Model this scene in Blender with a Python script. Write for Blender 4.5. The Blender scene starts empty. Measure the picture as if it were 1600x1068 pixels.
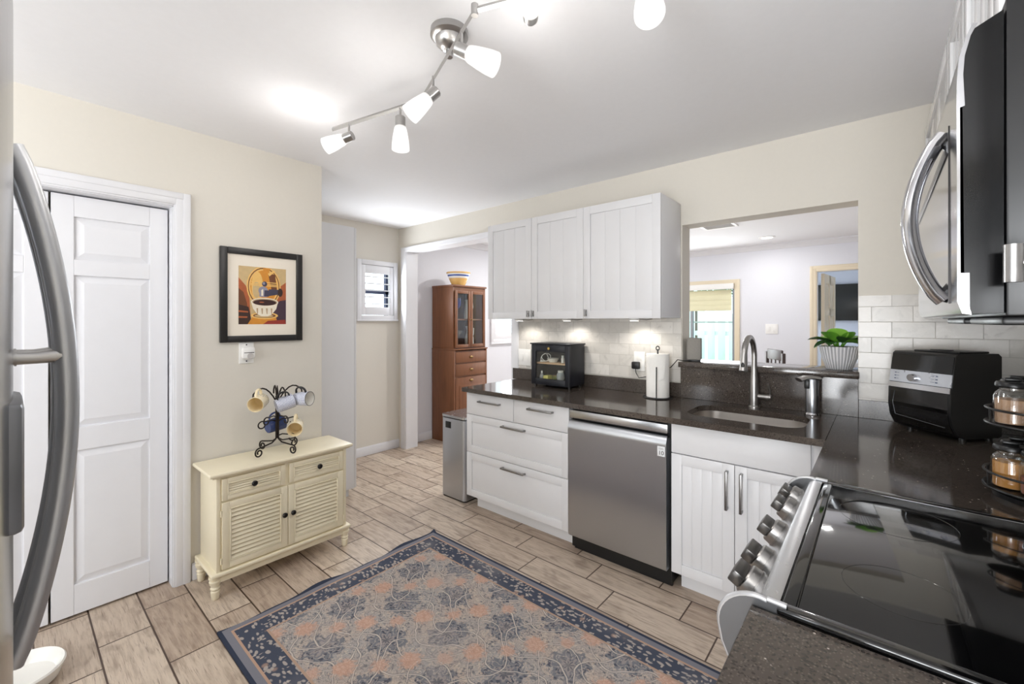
import bpy, bmesh, math, random
from mathutils import Vector, Matrix
random.seed(7)
SC = bpy.context.scene
COL = SC.collection
R = math.radians

# ------------------------------------------------------------------ camera, world, lights, exposure
cam_d = bpy.data.cameras.new('camera')
cam = bpy.data.objects.new('camera', cam_d); COL.objects.link(cam)
cam.location = (0, 0, 1.405); cam.rotation_euler = (R(90), 0, R(40.5))
cam_d.sensor_width = 36; cam_d.lens = 672/1600*36; cam_d.shift_y = -32/1600
cam_d.clip_start = 0.02
SC.camera = cam
SC.view_settings.view_transform = 'Standard'; SC.view_settings.look = 'None'
SC.view_settings.gamma = 1; SC.view_settings.use_curve_mapping = False
SC.view_settings.exposure = 0.08
SC.cycles.max_bounces = 14; SC.cycles.diffuse_bounces = 8; SC.cycles.glossy_bounces = 6; SC.cycles.transparent_max_bounces = 16

w = bpy.data.worlds.new('sky'); SC.world = w; w.use_nodes = True
wn = w.node_tree.nodes; bgn = wn['Background']
bgn.inputs['Color'].default_value = (0.86, 0.93, 1.0, 1); bgn.inputs['Strength'].default_value = 3.2

def light(name, kind, loc, energy, color=(1, 1, 1), size=.1, size_y=None, rot=(0, 0, 0), spot=None):
    d = bpy.data.lights.new(name, kind); d.energy = energy; d.color = color
    if kind == 'AREA':
        d.size = size
        if size_y: d.shape = 'RECTANGLE'; d.size_y = size_y
    else: d.shadow_soft_size = size
    if spot: d.spot_size = spot; d.spot_blend = .6
    o = bpy.data.objects.new(name, d); COL.objects.link(o); o.location = loc; o.rotation_euler = rot
    return o
# area lights: daylight at nook, dining and patio windows; added fills elsewhere
light('back_door_fill', 'AREA', (-0.08, -2.36, 1.1), 105, (.96, .98, 1), 1.0, 2.0, (R(130), 0, 0))  # fill from an unseen, widened opening, tilted up to brighten the ceiling
light('back_left_fill', 'AREA', (-1.8, -2.36, 1.3), 33, (.96, .98, 1), 1.5, 1.3, (R(130), 0, 0))  # added fill at an invented window, tilted up like the one beside it
light('daylight_nook_window', 'AREA', (-4.02, 2.567, 1.73), 15, (.9, .95, 1), .4, .5, (0, R(-90), 0))
light('daylight_dining_window', 'AREA', (-4.02, 4.9, 1.5), 20, (.92, .95, 1), .8, .8, (0, R(-90), 0))
light('daylight_patio_window', 'AREA', (-1.9, 6.5, 1.35), 24, (.93, .97, 1), 1.0, 1.2, (R(-90), 0, 0))
light('bedroom_fill', 'AREA', (-1.6, 8.0, 1.5), 16, (.92, .95, 1), .9, 1.2, (0, R(-90), 0))  # added fill light; the bedroom wall is left open for it

# ------------------------------------------------------------------ materials
def lin(c):
    return tuple((x/255/12.92 if x/255 <= .04045 else ((x/255+.055)/1.055)**2.4) for x in c) + (1,)
class NT:
    def __init__(s, name):
        s.m = bpy.data.materials.new(name); s.m.use_nodes = True
        s.t = s.m.node_tree; s.b = s.t.nodes['Principled BSDF']; s.out = s.t.nodes['Material Output']
    def n(s, kind, **k):
        x = s.t.nodes.new(kind)
        for a, v in k.items(): setattr(x, a, v)
        return x
    def put(s, sock, v):
        if isinstance(v, bpy.types.NodeSocket): s.t.links.new(v, sock)
        else: sock.default_value = v
    def math(s, op, a, b=0.0, c=None, clamp=False):
        x = s.n('ShaderNodeMath', operation=op, use_clamp=clamp)
        s.put(x.inputs[0], a); s.put(x.inputs[1], b)
        if c is not None: s.put(x.inputs[2], c)
        return x.outputs[0]
    def mix(s, f, a, b):
        x = s.n('ShaderNodeMix', data_type='RGBA')
        s.put(x.inputs[0], f); s.put(x.inputs[6], a); s.put(x.inputs[7], b)
        return x.outputs[2]
    def step(s, v, lo, hi):
        x = s.n('ShaderNodeMapRange', interpolation_type='SMOOTHSTEP')
        s.put(x.inputs[0], v); x.inputs[1].default_value = lo; x.inputs[2].default_value = hi
        return x.outputs[0]
    def coord(s, which='Object'): return s.n('ShaderNodeTexCoord').outputs[which]
    def mapping(s, v, scale=(1, 1, 1), loc=(0, 0, 0), rot=(0, 0, 0)):
        x = s.n('ShaderNodeMapping'); s.put(x.inputs[0], v)
        x.inputs[1].default_value = loc; x.inputs[2].default_value = rot; x.inputs[3].default_value = scale
        return x.outputs[0]
    def xyz(s, v):
        x = s.n('ShaderNodeSeparateXYZ'); s.put(x.inputs[0], v); return x.outputs
    def comb(s, a, b, c=0.0):
        x = s.n('ShaderNodeCombineXYZ'); s.put(x.inputs[0], a); s.put(x.inputs[1], b); s.put(x.inputs[2], c); return x.outputs[0]
    def noise(s, v, scale=5, detail=3, rough=.5, dist=0, w=None):
        x = s.n('ShaderNodeTexNoise')
        if w is not None: x.noise_dimensions = '4D'; s.put(x.inputs['W'], w)
        s.put(x.inputs['Vector'], v); x.inputs['Scale'].default_value = scale
        x.inputs['Detail'].default_value = detail; x.inputs['Roughness'].default_value = rough; x.inputs['Distortion'].default_value = dist
        return x.outputs[0]
    def voro(s, v, scale=5, rand=1.0, feature='F1', out='Distance', dims='3D'):
        x = s.n('ShaderNodeTexVoronoi', feature=feature, voronoi_dimensions=dims)
        s.put(x.inputs['Vector'], v); x.inputs['Scale'].default_value = scale; x.inputs['Randomness'].default_value = rand
        return x.outputs[out]
    def rgb(s, c): return lin(c)
    def set(s, **k):
        for a, v in k.items(): s.put(s.b.inputs[a.replace('_', ' ')], v)
    def bump(s, h, strength=.2, dist=.002):
        x = s.n('ShaderNodeBump'); x.inputs['Strength'].default_value = strength; x.inputs['Distance'].default_value = dist
        s.put(x.inputs['Height'], h); s.put(s.b.inputs['Normal'], x.outputs[0])

def pm(name, col, rough=.5, metal=0.0, var=.04, scale=14, bump=0, coat=0, spec=.5, stretch=(1, 1, 1), emit=None, trans=0):
    """a plain procedural material: colour with a faint noise, roughness with a faint noise"""
    s = NT(name); v = s.mapping(s.coord(), stretch); n = s.noise(v, scale, 3)
    c = lin(col); d = tuple(max(0, x*(1-2*var)) for x in c[:3])+(1,)
    e = tuple(min(1, x*(1+2*var)) for x in c[:3])+(1,)
    s.set(Base_Color=s.mix(n, d, e), Metallic=metal, Roughness=s.math('ADD', s.math('MULTIPLY', n, rough*.3), rough*.85))
    s.b.inputs['Specular IOR Level'].default_value = spec
    s.b.inputs['Coat Weight'].default_value = coat; s.b.inputs['Coat Roughness'].default_value = .08
    s.b.inputs['Transmission Weight'].default_value = trans
    if bump: s.bump(n, bump)
    if emit: s.set(Emission_Color=lin(emit[0])); s.b.inputs['Emission Strength'].default_value = emit[1]
    return s.m

MT = {}
MT['wall'] = pm('beige_paint', (217, 212, 202), .75, var=.01, scale=60, bump=.05)
MT['ceiling'] = pm('ceiling_paint', (234, 234, 236), .85, var=.01, scale=40)
MT['lavender'] = pm('lavender_white_paint', (223, 224, 230), .75, var=.01, scale=50)
MT['greywall'] = pm('blue_grey_paint', (176, 180, 194), .75, var=.01, scale=50)
MT['trim'] = pm('white_trim_paint', (224, 224, 227), .35, var=.01)
MT['tan_trim'] = pm('tan_trim_paint', (222, 209, 184), .4, var=.01)
MT['cab'] = pm('white_cabinet_lacquer', (220, 220, 222), .38, var=.008)
MT['cabgloss'] = pm('glossy_white_lacquer', (222, 222, 223), .13, var=.008, coat=.4)
MT['cream'] = pm('cream_paint', (236, 226, 199), .42, var=.02, scale=9)
MT['black'] = pm('black_plastic', (16, 16, 17), .35, var=.05)
MT['blackgloss'] = pm('gloss_black', (7, 7, 8), .06, var=.05, coat=.5)
MT['glasstop'] = pm('ceramic_glass_top', (9, 9, 10), .04, var=.05, coat=.6)
MT['blackiron'] = pm('dark_bronze_iron', (46, 40, 36), .4, .7)
MT['darkknob'] = pm('dark_knob_metal', (34, 31, 30), .35, .6)
MT['navy'] = pm('black_blue_paint', (24, 26, 34), .42, var=.05)
MT['white'] = pm('white_plastic', (238, 237, 234), .35, var=.01)
MT['ceramic'] = pm('white_ceramic', (238, 236, 230), .15, var=.01)
MT['creamceramic'] = pm('cream_ceramic', (238, 222, 184), .18, var=.03)
MT['chrome'] = pm('polished_steel', (205, 205, 208), .14, 1)
MT['nickel'] = pm('brushed_nickel', (178, 176, 174), .3, 1, scale=30, stretch=(1, 1, 12))
MT['steelv'] = pm('brushed_stainless', (196, 200, 206), .3, 1, var=.012, scale=14, stretch=(1, 1, 40))
MT['steelh'] = pm('brushed_stainless_wide', (196, 197, 199), .26, 1, var=.012, scale=14, stretch=(1.2, 1.2, 45))
MT['steelf'] = pm('fridge_stainless', (176, 177, 179), .2, 1, var=.01, scale=10, stretch=(30, 30, 1))
MT['pull'] = pm('nickel_pull', (150, 149, 148), .3, 1)
MT['brass'] = pm('aged_brass', (150, 122, 84), .35, .9)
MT['gold'] = pm('gold_metal', (208, 178, 104), .3, .9)
MT['mat'] = pm('cream_mat_board', (240, 231, 216), .8, var=.01)
MT['frame'] = pm('black_frame', (30, 28, 27), .4, var=.05)
MT['paper'] = pm('paper_towel', (243, 241, 236), .9, var=.02, scale=80, bump=.3)
MT['shelfwood'] = pm('light_wood_shelf', (222, 184, 146), .5, var=.05, stretch=(4, 30, 30))
MT['grey'] = pm('grey_fabric', (140, 136, 130), .8, var=.06, scale=120)
MT['soil'] = pm('dark_soil', (42, 32, 26), .9, var=.3, scale=60)
MT['tv'] = pm('tv_screen', (4, 4, 5), .25, var=.03)
MT['chairwood'] = pm('dark_brown_wood', (62, 48, 44), .45, var=.1, stretch=(8, 8, 1))
MT['bed'] = pm('white_linen', (232, 232, 236), .9, var=.03)
MT['blue'] = pm('cobalt_glass', (22, 34, 128), .08, var=.1, coat=.5)
MT['fence'] = pm('white_fence', (240, 242, 242), .6, var=.02)
MT['lawn'] = pm('lawn', (94, 128, 70), .9, var=.3, scale=6)
MT['bark'] = pm('bark', (92, 76, 62), .9, var=.2)
MT['foliage'] = pm('tree_foliage', (92, 132, 96), .8, var=.25, scale=8)
MT['yellow'] = pm('yellow_card', (224, 214, 122), .6)
MT['olive'] = pm('olive_tin', (124, 130, 62), .5)
MT['red'] = pm('terracotta_red', (178, 84, 60), .5)
MT['jargrey'] = pm('mottled_grey_ceramic', (166, 170, 172), .4, var=.25, scale=120)
MT['screenlight'] = pm('shade_fabric', (228, 224, 190), .8, var=.02)

def glass_mat(name, col, alpha=.06, rough=.02):
    s = NT(name); n = s.noise(s.coord(), 6, 2)
    gl = s.n('ShaderNodeBsdfGlossy'); gl.inputs[0].default_value = (1, 1, 1, 1); s.put(gl.inputs['Roughness'], s.math('MULTIPLY_ADD', n, .02, rough))
    tr = s.n('ShaderNodeBsdfTransparent'); tr.inputs[0].default_value = lin(col)
    lw = s.n('ShaderNodeLayerWeight'); lw.inputs[0].default_value = .25
    mx = s.n('ShaderNodeMixShader'); s.put(mx.inputs[0], s.math('MULTIPLY_ADD', lw.outputs['Facing'], alpha*5, alpha, clamp=True))
    s.t.links.new(tr.outputs[0], mx.inputs[1]); s.t.links.new(gl.outputs[0], mx.inputs[2])
    s.t.links.new(mx.outputs[0], s.out.inputs[0]); return s.m
MT['glass'] = glass_mat('clear_glass', (250, 252, 251), .035)
MT['jarglass'] = glass_mat('jar_glass', (240, 241, 240), .07)
MT['teaglass'] = glass_mat('green_tinted_glass', (238, 250, 247), .04)

def shade_mat():
    s = NT('frosted_lamp_glass'); n = s.noise(s.coord(), 30, 2)
    em = s.n('ShaderNodeEmission'); em.inputs[0].default_value = (1, .97, .93, 1)
    s.put(em.inputs[1], s.math('MULTIPLY_ADD', n, .3, 1.25))
    tr = s.n('ShaderNodeBsdfTransparent'); mx = s.n('ShaderNodeMixShader'); mx.inputs[0].default_value = .55
    s.t.links.new(tr.outputs[0], mx.inputs[1]); s.t.links.new(em.outputs[0], mx.inputs[2])
    s.t.links.new(mx.outputs[0], s.out.inputs[0]); return s.m
MT['shade'] = shade_mat()
MT['bulb'] = pm('lit_bulb', (255, 250, 240), .4, emit=((255, 244, 230), 6))
MT['lens'] = pm('lit_lens', (255, 252, 245), .4, emit=((255, 250, 240), 5))

def floor_mat():
    s = NT('wood_look_floor_tile'); p = s.xyz(s.coord()); x, y = p[0], p[1]
    PW, PL, MW = .18, .503, .0036
    v = s.math('DIVIDE', s.math('SUBTRACT', y, 2.23), PW)
    row = s.math('FLOOR', v); fv = s.math('SUBTRACT', v, row)
    sh = s.math('MULTIPLY', s.math('ADD', row, 1), .168)
    u = s.math('DIVIDE', s.math('ADD', s.math('ADD', x, 1.722), sh), PL)
    colm = s.math('FLOOR', u); fu = s.math('SUBTRACT', u, colm)
    du = s.math('MULTIPLY', s.math('MINIMUM', fu, s.math('SUBTRACT', 1, fu)), PL)
    dv = s.math('MULTIPLY', s.math('MINIMUM', fv, s.math('SUBTRACT', 1, fv)), PW)
    d = s.math('MINIMUM', du, dv); grout = s.math('SUBTRACT', 1, s.step(d, MW*.6, MW*1.3))
    wn_ = s.n('ShaderNodeTexWhiteNoise', noise_dimensions='2D'); s.put(wn_.inputs['Vector'], s.comb(row, colm)); rnd = wn_.outputs['Value']
    seed = s.math('MULTIPLY', rnd, 40)
    g1 = s.noise(s.mapping(s.coord(), (3, 26, 1)), 2.2, 6, .6, .5, seed)
    g2 = s.noise(s.mapping(s.coord(), (5, 120, 1)), 2.0, 4, .65, .4, seed)
    kn = s.noise(s.mapping(s.coord(), (4, 9, 1)), 1.3, 2, .5, 1.2, seed)
    base = s.mix(rnd, lin((204, 188, 170)), lin((172, 153, 136)))
    c = s.mix(s.math('MULTIPLY', s.step(kn, .5, .72), .55), base, lin((128, 108, 93)))
    c = s.mix(s.math('MULTIPLY', s.step(g1, .46, .7), .45), c, lin((128, 108, 92)))
    c = s.mix(s.math('MULTIPLY', s.step(g1, .55, .3), .3), c, lin((216, 201, 184)))
    c = s.mix(s.math('MULTIPLY', s.step(g2, .54, .68), .7), c, lin((108, 90, 76)))
    c = s.mix(grout, c, lin((74, 56, 45)))
    s.set(Base_Color=c, Roughness=s.math('MULTIPLY_ADD', g1, .2, .34))
    s.bump(s.math('SUBTRACT', s.math('MULTIPLY', g2, -.25), grout), .35, .0015)
    return s.m
MT['floor'] = floor_mat()

def quartz_mat():
    s = NT('dark_brown_quartz'); v = s.coord()
    n = s.noise(v, 9, 4); f = s.voro(v, 260); f2 = s.voro(v, 120); cc = s.voro(v, 260, out='Color')
    c = s.mix(n, lin((60, 53, 48)), lin((84, 76, 70)))
    pick = s.xyz(cc)[0]
    c = s.mix(s.math('MULTIPLY', s.math('GREATER_THAN', pick, .62), s.math('MULTIPLY', s.step(f, .55, .2), .55)), c, lin((112, 102, 95)))
    c = s.mix(s.math('MULTIPLY', s.math('LESS_THAN', pick, .16), .6), c, lin((26, 22, 20)))
    c2 = s.xyz(s.voro(v, 120, out='Color'))[1]
    c = s.mix(s.math('MULTIPLY', s.math('GREATER_THAN', c2, .97), s.step(f2, .32, .15)), c, lin((190, 180, 172)))
    s.set(Base_Color=c, Roughness=.1); s.b.inputs['Specular IOR Level'].default_value = .55
    return s.m
MT['quartz'] = quartz_mat()

def tile_mat():
    s = NT('marble_subway_tile'); p = s.xyz(s.coord()); v = s.comb(p[0], p[2])
    b = s.n('ShaderNodeTexBrick'); s.put(b.inputs['Vector'], s.mapping(v, (1, 1, 1), (.03, -1.015, 0)))
    b.offset = .5; b.inputs['Scale'].default_value = 1; b.inputs['Brick Width'].default_value = .154; b.inputs['Row Height'].default_value = .0775
    b.inputs['Mortar Size'].default_value = .0016; b.inputs['Mortar Smooth'].default_value = .1; b.inputs['Bias'].default_value = 0
    b.inputs['Color1'].default_value = (0, 0, 0, 1); b.inputs['Color2'].default_value = (1, 1, 1, 1); b.inputs['Mortar'].default_value = (.5, .5, .5, 1)
    rnd = s.xyz(b.outputs['Color'])[0]
    n = s.noise(s.mapping(s.coord(), (9, 9, 9), rot=(.3, .5, .6)), 1.2, 5, .62, 1.6, s.math('MULTIPLY', rnd, 20))
    c = s.mix(rnd, lin((196, 192, 185)), lin((222, 218, 212)))
    c = s.mix(s.math('MULTIPLY', s.step(n, .5, .75), .55), c, lin((172, 168, 162)))
    c = s.mix(s.math('MULTIPLY', s.step(n, .45, .25), .4), c, lin((234, 231, 226)))
    c = s.mix(b.outputs['Fac'], c, lin((182, 178, 171)))
    s.set(Base_Color=c, Roughness=s.math('MULTIPLY_ADD', b.outputs['Fac'], .4, .24)); s.bump(b.outputs['Fac'], -.25, .001)
    return s.m
MT['tile'] = tile_mat()

def rug_mat(W, L):
    s = NT('woven_rug_pattern'); p = s.xyz(s.coord()); x, y = p[0], p[1]
    v2 = s.comb(x, y)
    d = s.math('MINIMUM', s.math('MINIMUM', x, s.math('SUBTRACT', W, x)), s.math('MINIMUM', y, s.math('SUBTRACT', L, y)))
    navy, tan, grey, peach, cream = lin((52, 58, 76)), lin((186, 152, 126)), lin((160, 152, 148)), lin((208, 164, 138)), lin((192, 176, 160))
    wob = s.n('ShaderNodeTexNoise'); s.put(wob.inputs['Vector'], v2); wob.inputs['Scale'].default_value = 9; wob.inputs['Detail'].default_value = 2
    va = s.n('ShaderNodeVectorMath', operation='MULTIPLY_ADD'); s.put(va.inputs[0], wob.outputs['Color']); va.inputs[1].default_value = (.05, .05, 0); s.put(va.inputs[2], v2)
    wv = va.outputs[0]
    # fine leafy strokes
    lf = s.voro(s.mapping(wv, (1, 1.5, 1), rot=(0, 0, .7)), 46, 1, 'DISTANCE_TO_EDGE'); lf2 = s.voro(s.mapping(wv, (1.6, 1, 1), rot=(0, 0, -.5)), 34)
    cur = s.noise(wv, 26, 3, .6, 2.5)
    fine = s.step(lf, .05, .16)
    # scrolling medallions on a half-drop grid
    def lattice(px, py, ox, oy):
        ux = s.math('DIVIDE', s.math('ADD', x, ox), px); uy = s.math('DIVIDE', s.math('ADD', y, oy), py)
        r = s.math('FLOOR', uy); ux = s.math('ADD', ux, s.math('MULTIPLY', s.math('MODULO', s.math('ABSOLUTE', r), 2), .5))
        fx = s.math('MULTIPLY', s.math('SUBTRACT', s.math('FRACT', ux), .5), px); fy = s.math('MULTIPLY', s.math('SUBTRACT', s.math('FRACT', uy), .5), py)
        q = s.n('ShaderNodeMath', operation='POWER')
        dist = s.math('SQRT', s.math('ADD', s.math('MULTIPLY', fx, fx), s.math('MULTIPLY', fy, fy)))
        ang = s.math('ARCTAN2', fy, fx)
        return dist, ang
    jit = s.math('MULTIPLY', s.math('SUBTRACT', s.noise(v2, 55, 2), .5), .05)
    d1, a1 = lattice(.34, .20, .06, .03); d1 = s.math('ADD', d1, jit)
    d2, a2 = lattice(.34, .20, .23, .03); d2 = s.math('ADD', d2, jit)
    d3, a3 = lattice(.34, .20, .13, .13); d3 = s.math('ADD', d3, jit)
    ink, inkb = lin((88, 91, 100)), lin((70, 76, 88))
    base = s.mix(s.step(s.noise(v2, 5, 2), .35, .65), lin((164, 159, 156)), lin((178, 164, 154)))
    # small leaves and vines everywhere: dark flecks, pale flecks, thin winding lines
    lf3 = s.voro(s.mapping(wv, (1, 1.7, 1), rot=(0, 0, 1.1)), 40); lf4 = s.voro(s.mapping(wv, (1.7, 1, 1), rot=(0, 0, .3)), 48)
    dens = s.step(s.noise(v2, 7, 2), .36, .6)
    c = s.mix(s.math('MULTIPLY', s.step(lf3, .42, .22), s.math('MULTIPLY_ADD', dens, .55, .25)), base, ink)
    c = s.mix(s.math('MULTIPLY', s.step(s.math('ABSOLUTE', s.math('SUBTRACT', cur, .5)), .03, .008), .5), c, ink)
    c = s.mix(s.math('MULTIPLY', s.step(lf4, .28, .18), .75), c, lin((198, 184, 170)))
    cv = s.noise(wv, 17, 1, .5, 1.6)
    c = s.mix(s.math('MULTIPLY', s.step(s.math('ABSOLUTE', s.math('SUBTRACT', cv, .46)), .02, .006), .75), c, lin((198, 182, 166)))
    c = s.mix(s.math('MULTIPLY', s.step(s.math('ABSOLUTE', s.math('SUBTRACT', cv, .54)), .022, .008), .65), c, ink)
    # dusky blue palmettes, irregular, made of leaves
    pet2 = s.math('MULTIPLY', s.math('SINE', s.math('MULTIPLY', a2, 8)), .012)
    edge = s.math('ADD', s.math('ADD', d2, pet2), s.math('MULTIPLY', s.math('SUBTRACT', s.noise(v2, 24, 3), .5), .07))
    med = s.step(edge, .088, .074)
    mc = s.mix(s.step(lf3, .5, .25), lin((110, 113, 121)), lin((68, 74, 88))); mc = s.mix(s.math('MULTIPLY', s.step(lf4, .3, .14), .8), mc, lin((172, 164, 158)))
    mc = s.mix(s.math('MULTIPLY', s.step(edge, .04, .03), .75), mc, lin((158, 148, 144))); mc = s.mix(s.math('MULTIPLY', s.step(edge, .018, .010), .8), mc, inkb)
    mc = s.mix(s.math('MULTIPLY', s.step(s.math('ABSOLUTE', s.math('SUBTRACT', edge, .058)), .005, .002), .6), mc, lin((182, 170, 160)))
    c = s.mix(s.math('MULTIPLY', med, .92), c, mc)
    ring = s.step(s.math('ABSOLUTE', s.math('SUBTRACT', s.math('ADD', d2, s.math('MULTIPLY', jit, .8)), .098)), .005, .002); c = s.mix(s.math('MULTIPLY', ring, .6), c, lin((194, 174, 158)))
    def vine(along, across, per, amp, gap, ph):
        q = s.math('FRACT', s.math('DIVIDE', s.math('ADD', s.math('ADD', across, ph), s.math('MULTIPLY', s.math('SINE', s.math('MULTIPLY', along, 6.2832/per)), amp)), gap))
        return s.math('MULTIPLY', s.math('ABSOLUTE', s.math('SUBTRACT', q, .5)), gap)
    wp = s.xyz(wv)
    for al, ac, pr, am, gp, ph in ((wp[0], wp[1], .34, .05, .10, .02), (wp[1], wp[0], .40, .06, .17, .03)):
        vd = vine(al, ac, pr, am, gp, ph)
        c = s.mix(s.math('MULTIPLY', s.step(vd, .0075, .005), .5), c, ink); c = s.mix(s.math('MULTIPLY', s.step(vd, .0036, .002), .85), c, lin((206, 194, 182)))
    pc = s.mix(s.math('MULTIPLY', fine, .4), lin((192, 150, 128)), lin((216, 182, 162)))
    e1 = s.math('ADD', d1, s.math('MULTIPLY', s.math('SUBTRACT', s.noise(v2, 70, 3), .5), .05)); e3 = s.math('ADD', d3, s.math('MULTIPLY', s.math('SUBTRACT', s.noise(v2, 70, 3), .5), .05))
    c = s.mix(s.math('MULTIPLY', s.step(e1, .058, .03), .8), c, pc); c = s.mix(s.math('MULTIPLY', s.step(e3, .042, .02), .7), c, pc)
    worn = s.step(s.noise(v2, 2.6, 2), .5, .68); c = s.mix(s.math('MULTIPLY', worn, .3), c, lin((174, 164, 158)))
    c = s.mix(s.math('MULTIPLY', s.step(s.noise(v2, 240, 1), .45, .6), .2), c, lin((118, 112, 112)))
    lf5 = s.voro(s.mapping(wv, (1, 2.0, 1), rot=(0, 0, .8)), 27); lf6 = s.voro(s.mapping(wv, (2.0, 1, 1), rot=(0, 0, .55)), 27)
    # border of leaf scrolls between thin tan lines
    bc = s.mix(s.step(lf5, .40, .27), lin((72, 77, 91)), lin((164, 156, 150))); bc = s.mix(s.math('MULTIPLY', s.step(lf6, .26, .18), .8), bc, lin((186, 174, 162)))
    bc = s.mix(s.math('MULTIPLY', s.step(s.voro(v2, 15, .6), .25, .1), .55), bc, lin((184, 152, 132)))
    bc = s.mix(s.math('MULTIPLY', worn, .3), bc, lin((150, 146, 146)))
    def band(lo, hi, col):
        nonlocal c
        m = s.math('MULTIPLY', s.math('GREATER_THAN', d, lo), s.math('LESS_THAN', d, hi)); c = s.mix(m, c, col)
    band(.150, .160, lin((172, 146, 128))); band(.052, .150, bc); band(.042, .052, lin((178, 148, 128))); band(.014, .042, lin((122, 122, 130))); band(-1, .014, lin((56, 62, 78)))
    s.set(Base_Color=c, Roughness=.92); s.b.inputs['Specular IOR Level'].default_value = .1
    s.bump(s.noise(v2, 300, 2), .3, .002)
    return s.m

def hutch_mat():
    s = NT('warm_oak'); v = s.coord(); g = s.noise(s.mapping(v, (22, 22, 1.6)), 2, 5, .6, .6); k = s.noise(s.mapping(v, (5, 5, 2)), 1.2, 2)
    c = s.mix(g, lin((94, 55, 32)), lin((140, 90, 57))); c = s.mix(s.math('MULTIPLY', s.step(k, .5, .75), .4), c, lin((82, 48, 28)))
    s.set(Base_Color=c, Roughness=.45); s.bump(g, .08); return s.m
MT['oak'] = hutch_mat()
def pattern_mat(name, a, b, kind, scale):
    s = NT(name); v = s.coord(); p = s.xyz(v)
    ang = s.math('MULTIPLY', s.math('ARCTAN2', p[1], p[0]), .04)
    if kind == 'dots': f = s.step(s.voro(s.comb(ang, p[2]), scale, .15), .34, .26)
    elif kind == 'stripes': f = s.step(s.math('SINE', s.math('MULTIPLY', ang, scale)), -.2, .3)
    else: f = s.math('MULTIPLY', s.step(s.voro(s.comb(ang, p[2]), scale, .8), .42, .3), s.step(p[2], .055, .045))
    s.set(Base_Color=s.mix(f, lin(a), lin(b)), Roughness=.2); return s.m
MT['mugdots'] = pattern_mat('blue_dotted_glaze', (226, 228, 236), (74, 96, 158), 'dots', 150)
MT['mugstripe'] = pattern_mat('blue_striped_glaze', (66, 88, 142), (28, 38, 84), 'stripes', 900)
MT['mugcream'] = pattern_mat('cream_glaze_blue_print', (238, 226, 196), (74, 86, 118), 'print', 110)
def leaf_mat(a, b):
    s = NT('green_leaf'); n = s.noise(s.coord(), 22, 3)
    s.set(Base_Color=s.mix(n, lin(a), lin(b)), Roughness=.35); return s.m
MT['leaf'] = leaf_mat((60, 124, 38), (128, 190, 62)); MT['leafpale'] = leaf_mat((104, 168, 54), (166, 214, 92)); MT['leafdark'] = leaf_mat((34, 66, 34), (62, 104, 48))
def ribbed():
    s = NT('ribbed_white_pot'); p = s.xyz(s.coord()); a = s.math('SINE', s.math('MULTIPLY', s.math('ARCTAN2', p[1], p[0]), 34))
    s.set(Base_Color=s.mix(s.step(a, -.6, .2), lin((176, 176, 180)), lin((232, 232, 234))), Roughness=.5); s.bump(a, .5, .003); return s.m
MT['pot'] = ribbed()
def spice(name, a, b):
    s = NT(name); n = s.noise(s.coord(), 130, 3, .7); z = s.noise(s.mapping(s.coord(), (1, 1, 6)), 9, 2)
    s.set(Base_Color=s.mix(s.math('MULTIPLY_ADD', z, .5, s.math('MULTIPLY', n, .5)), lin(a), lin(b)), Roughness=.9); return s.m
MT['turmeric'] = spice('orange_spice', (176, 112, 44), (226, 172, 98)); MT['cinnamon'] = spice('tan_spice', (150, 108, 74), (214, 178, 146)); MT['paprika'] = spice('red_spice', (120, 62, 40), (186, 120, 90))

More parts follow.
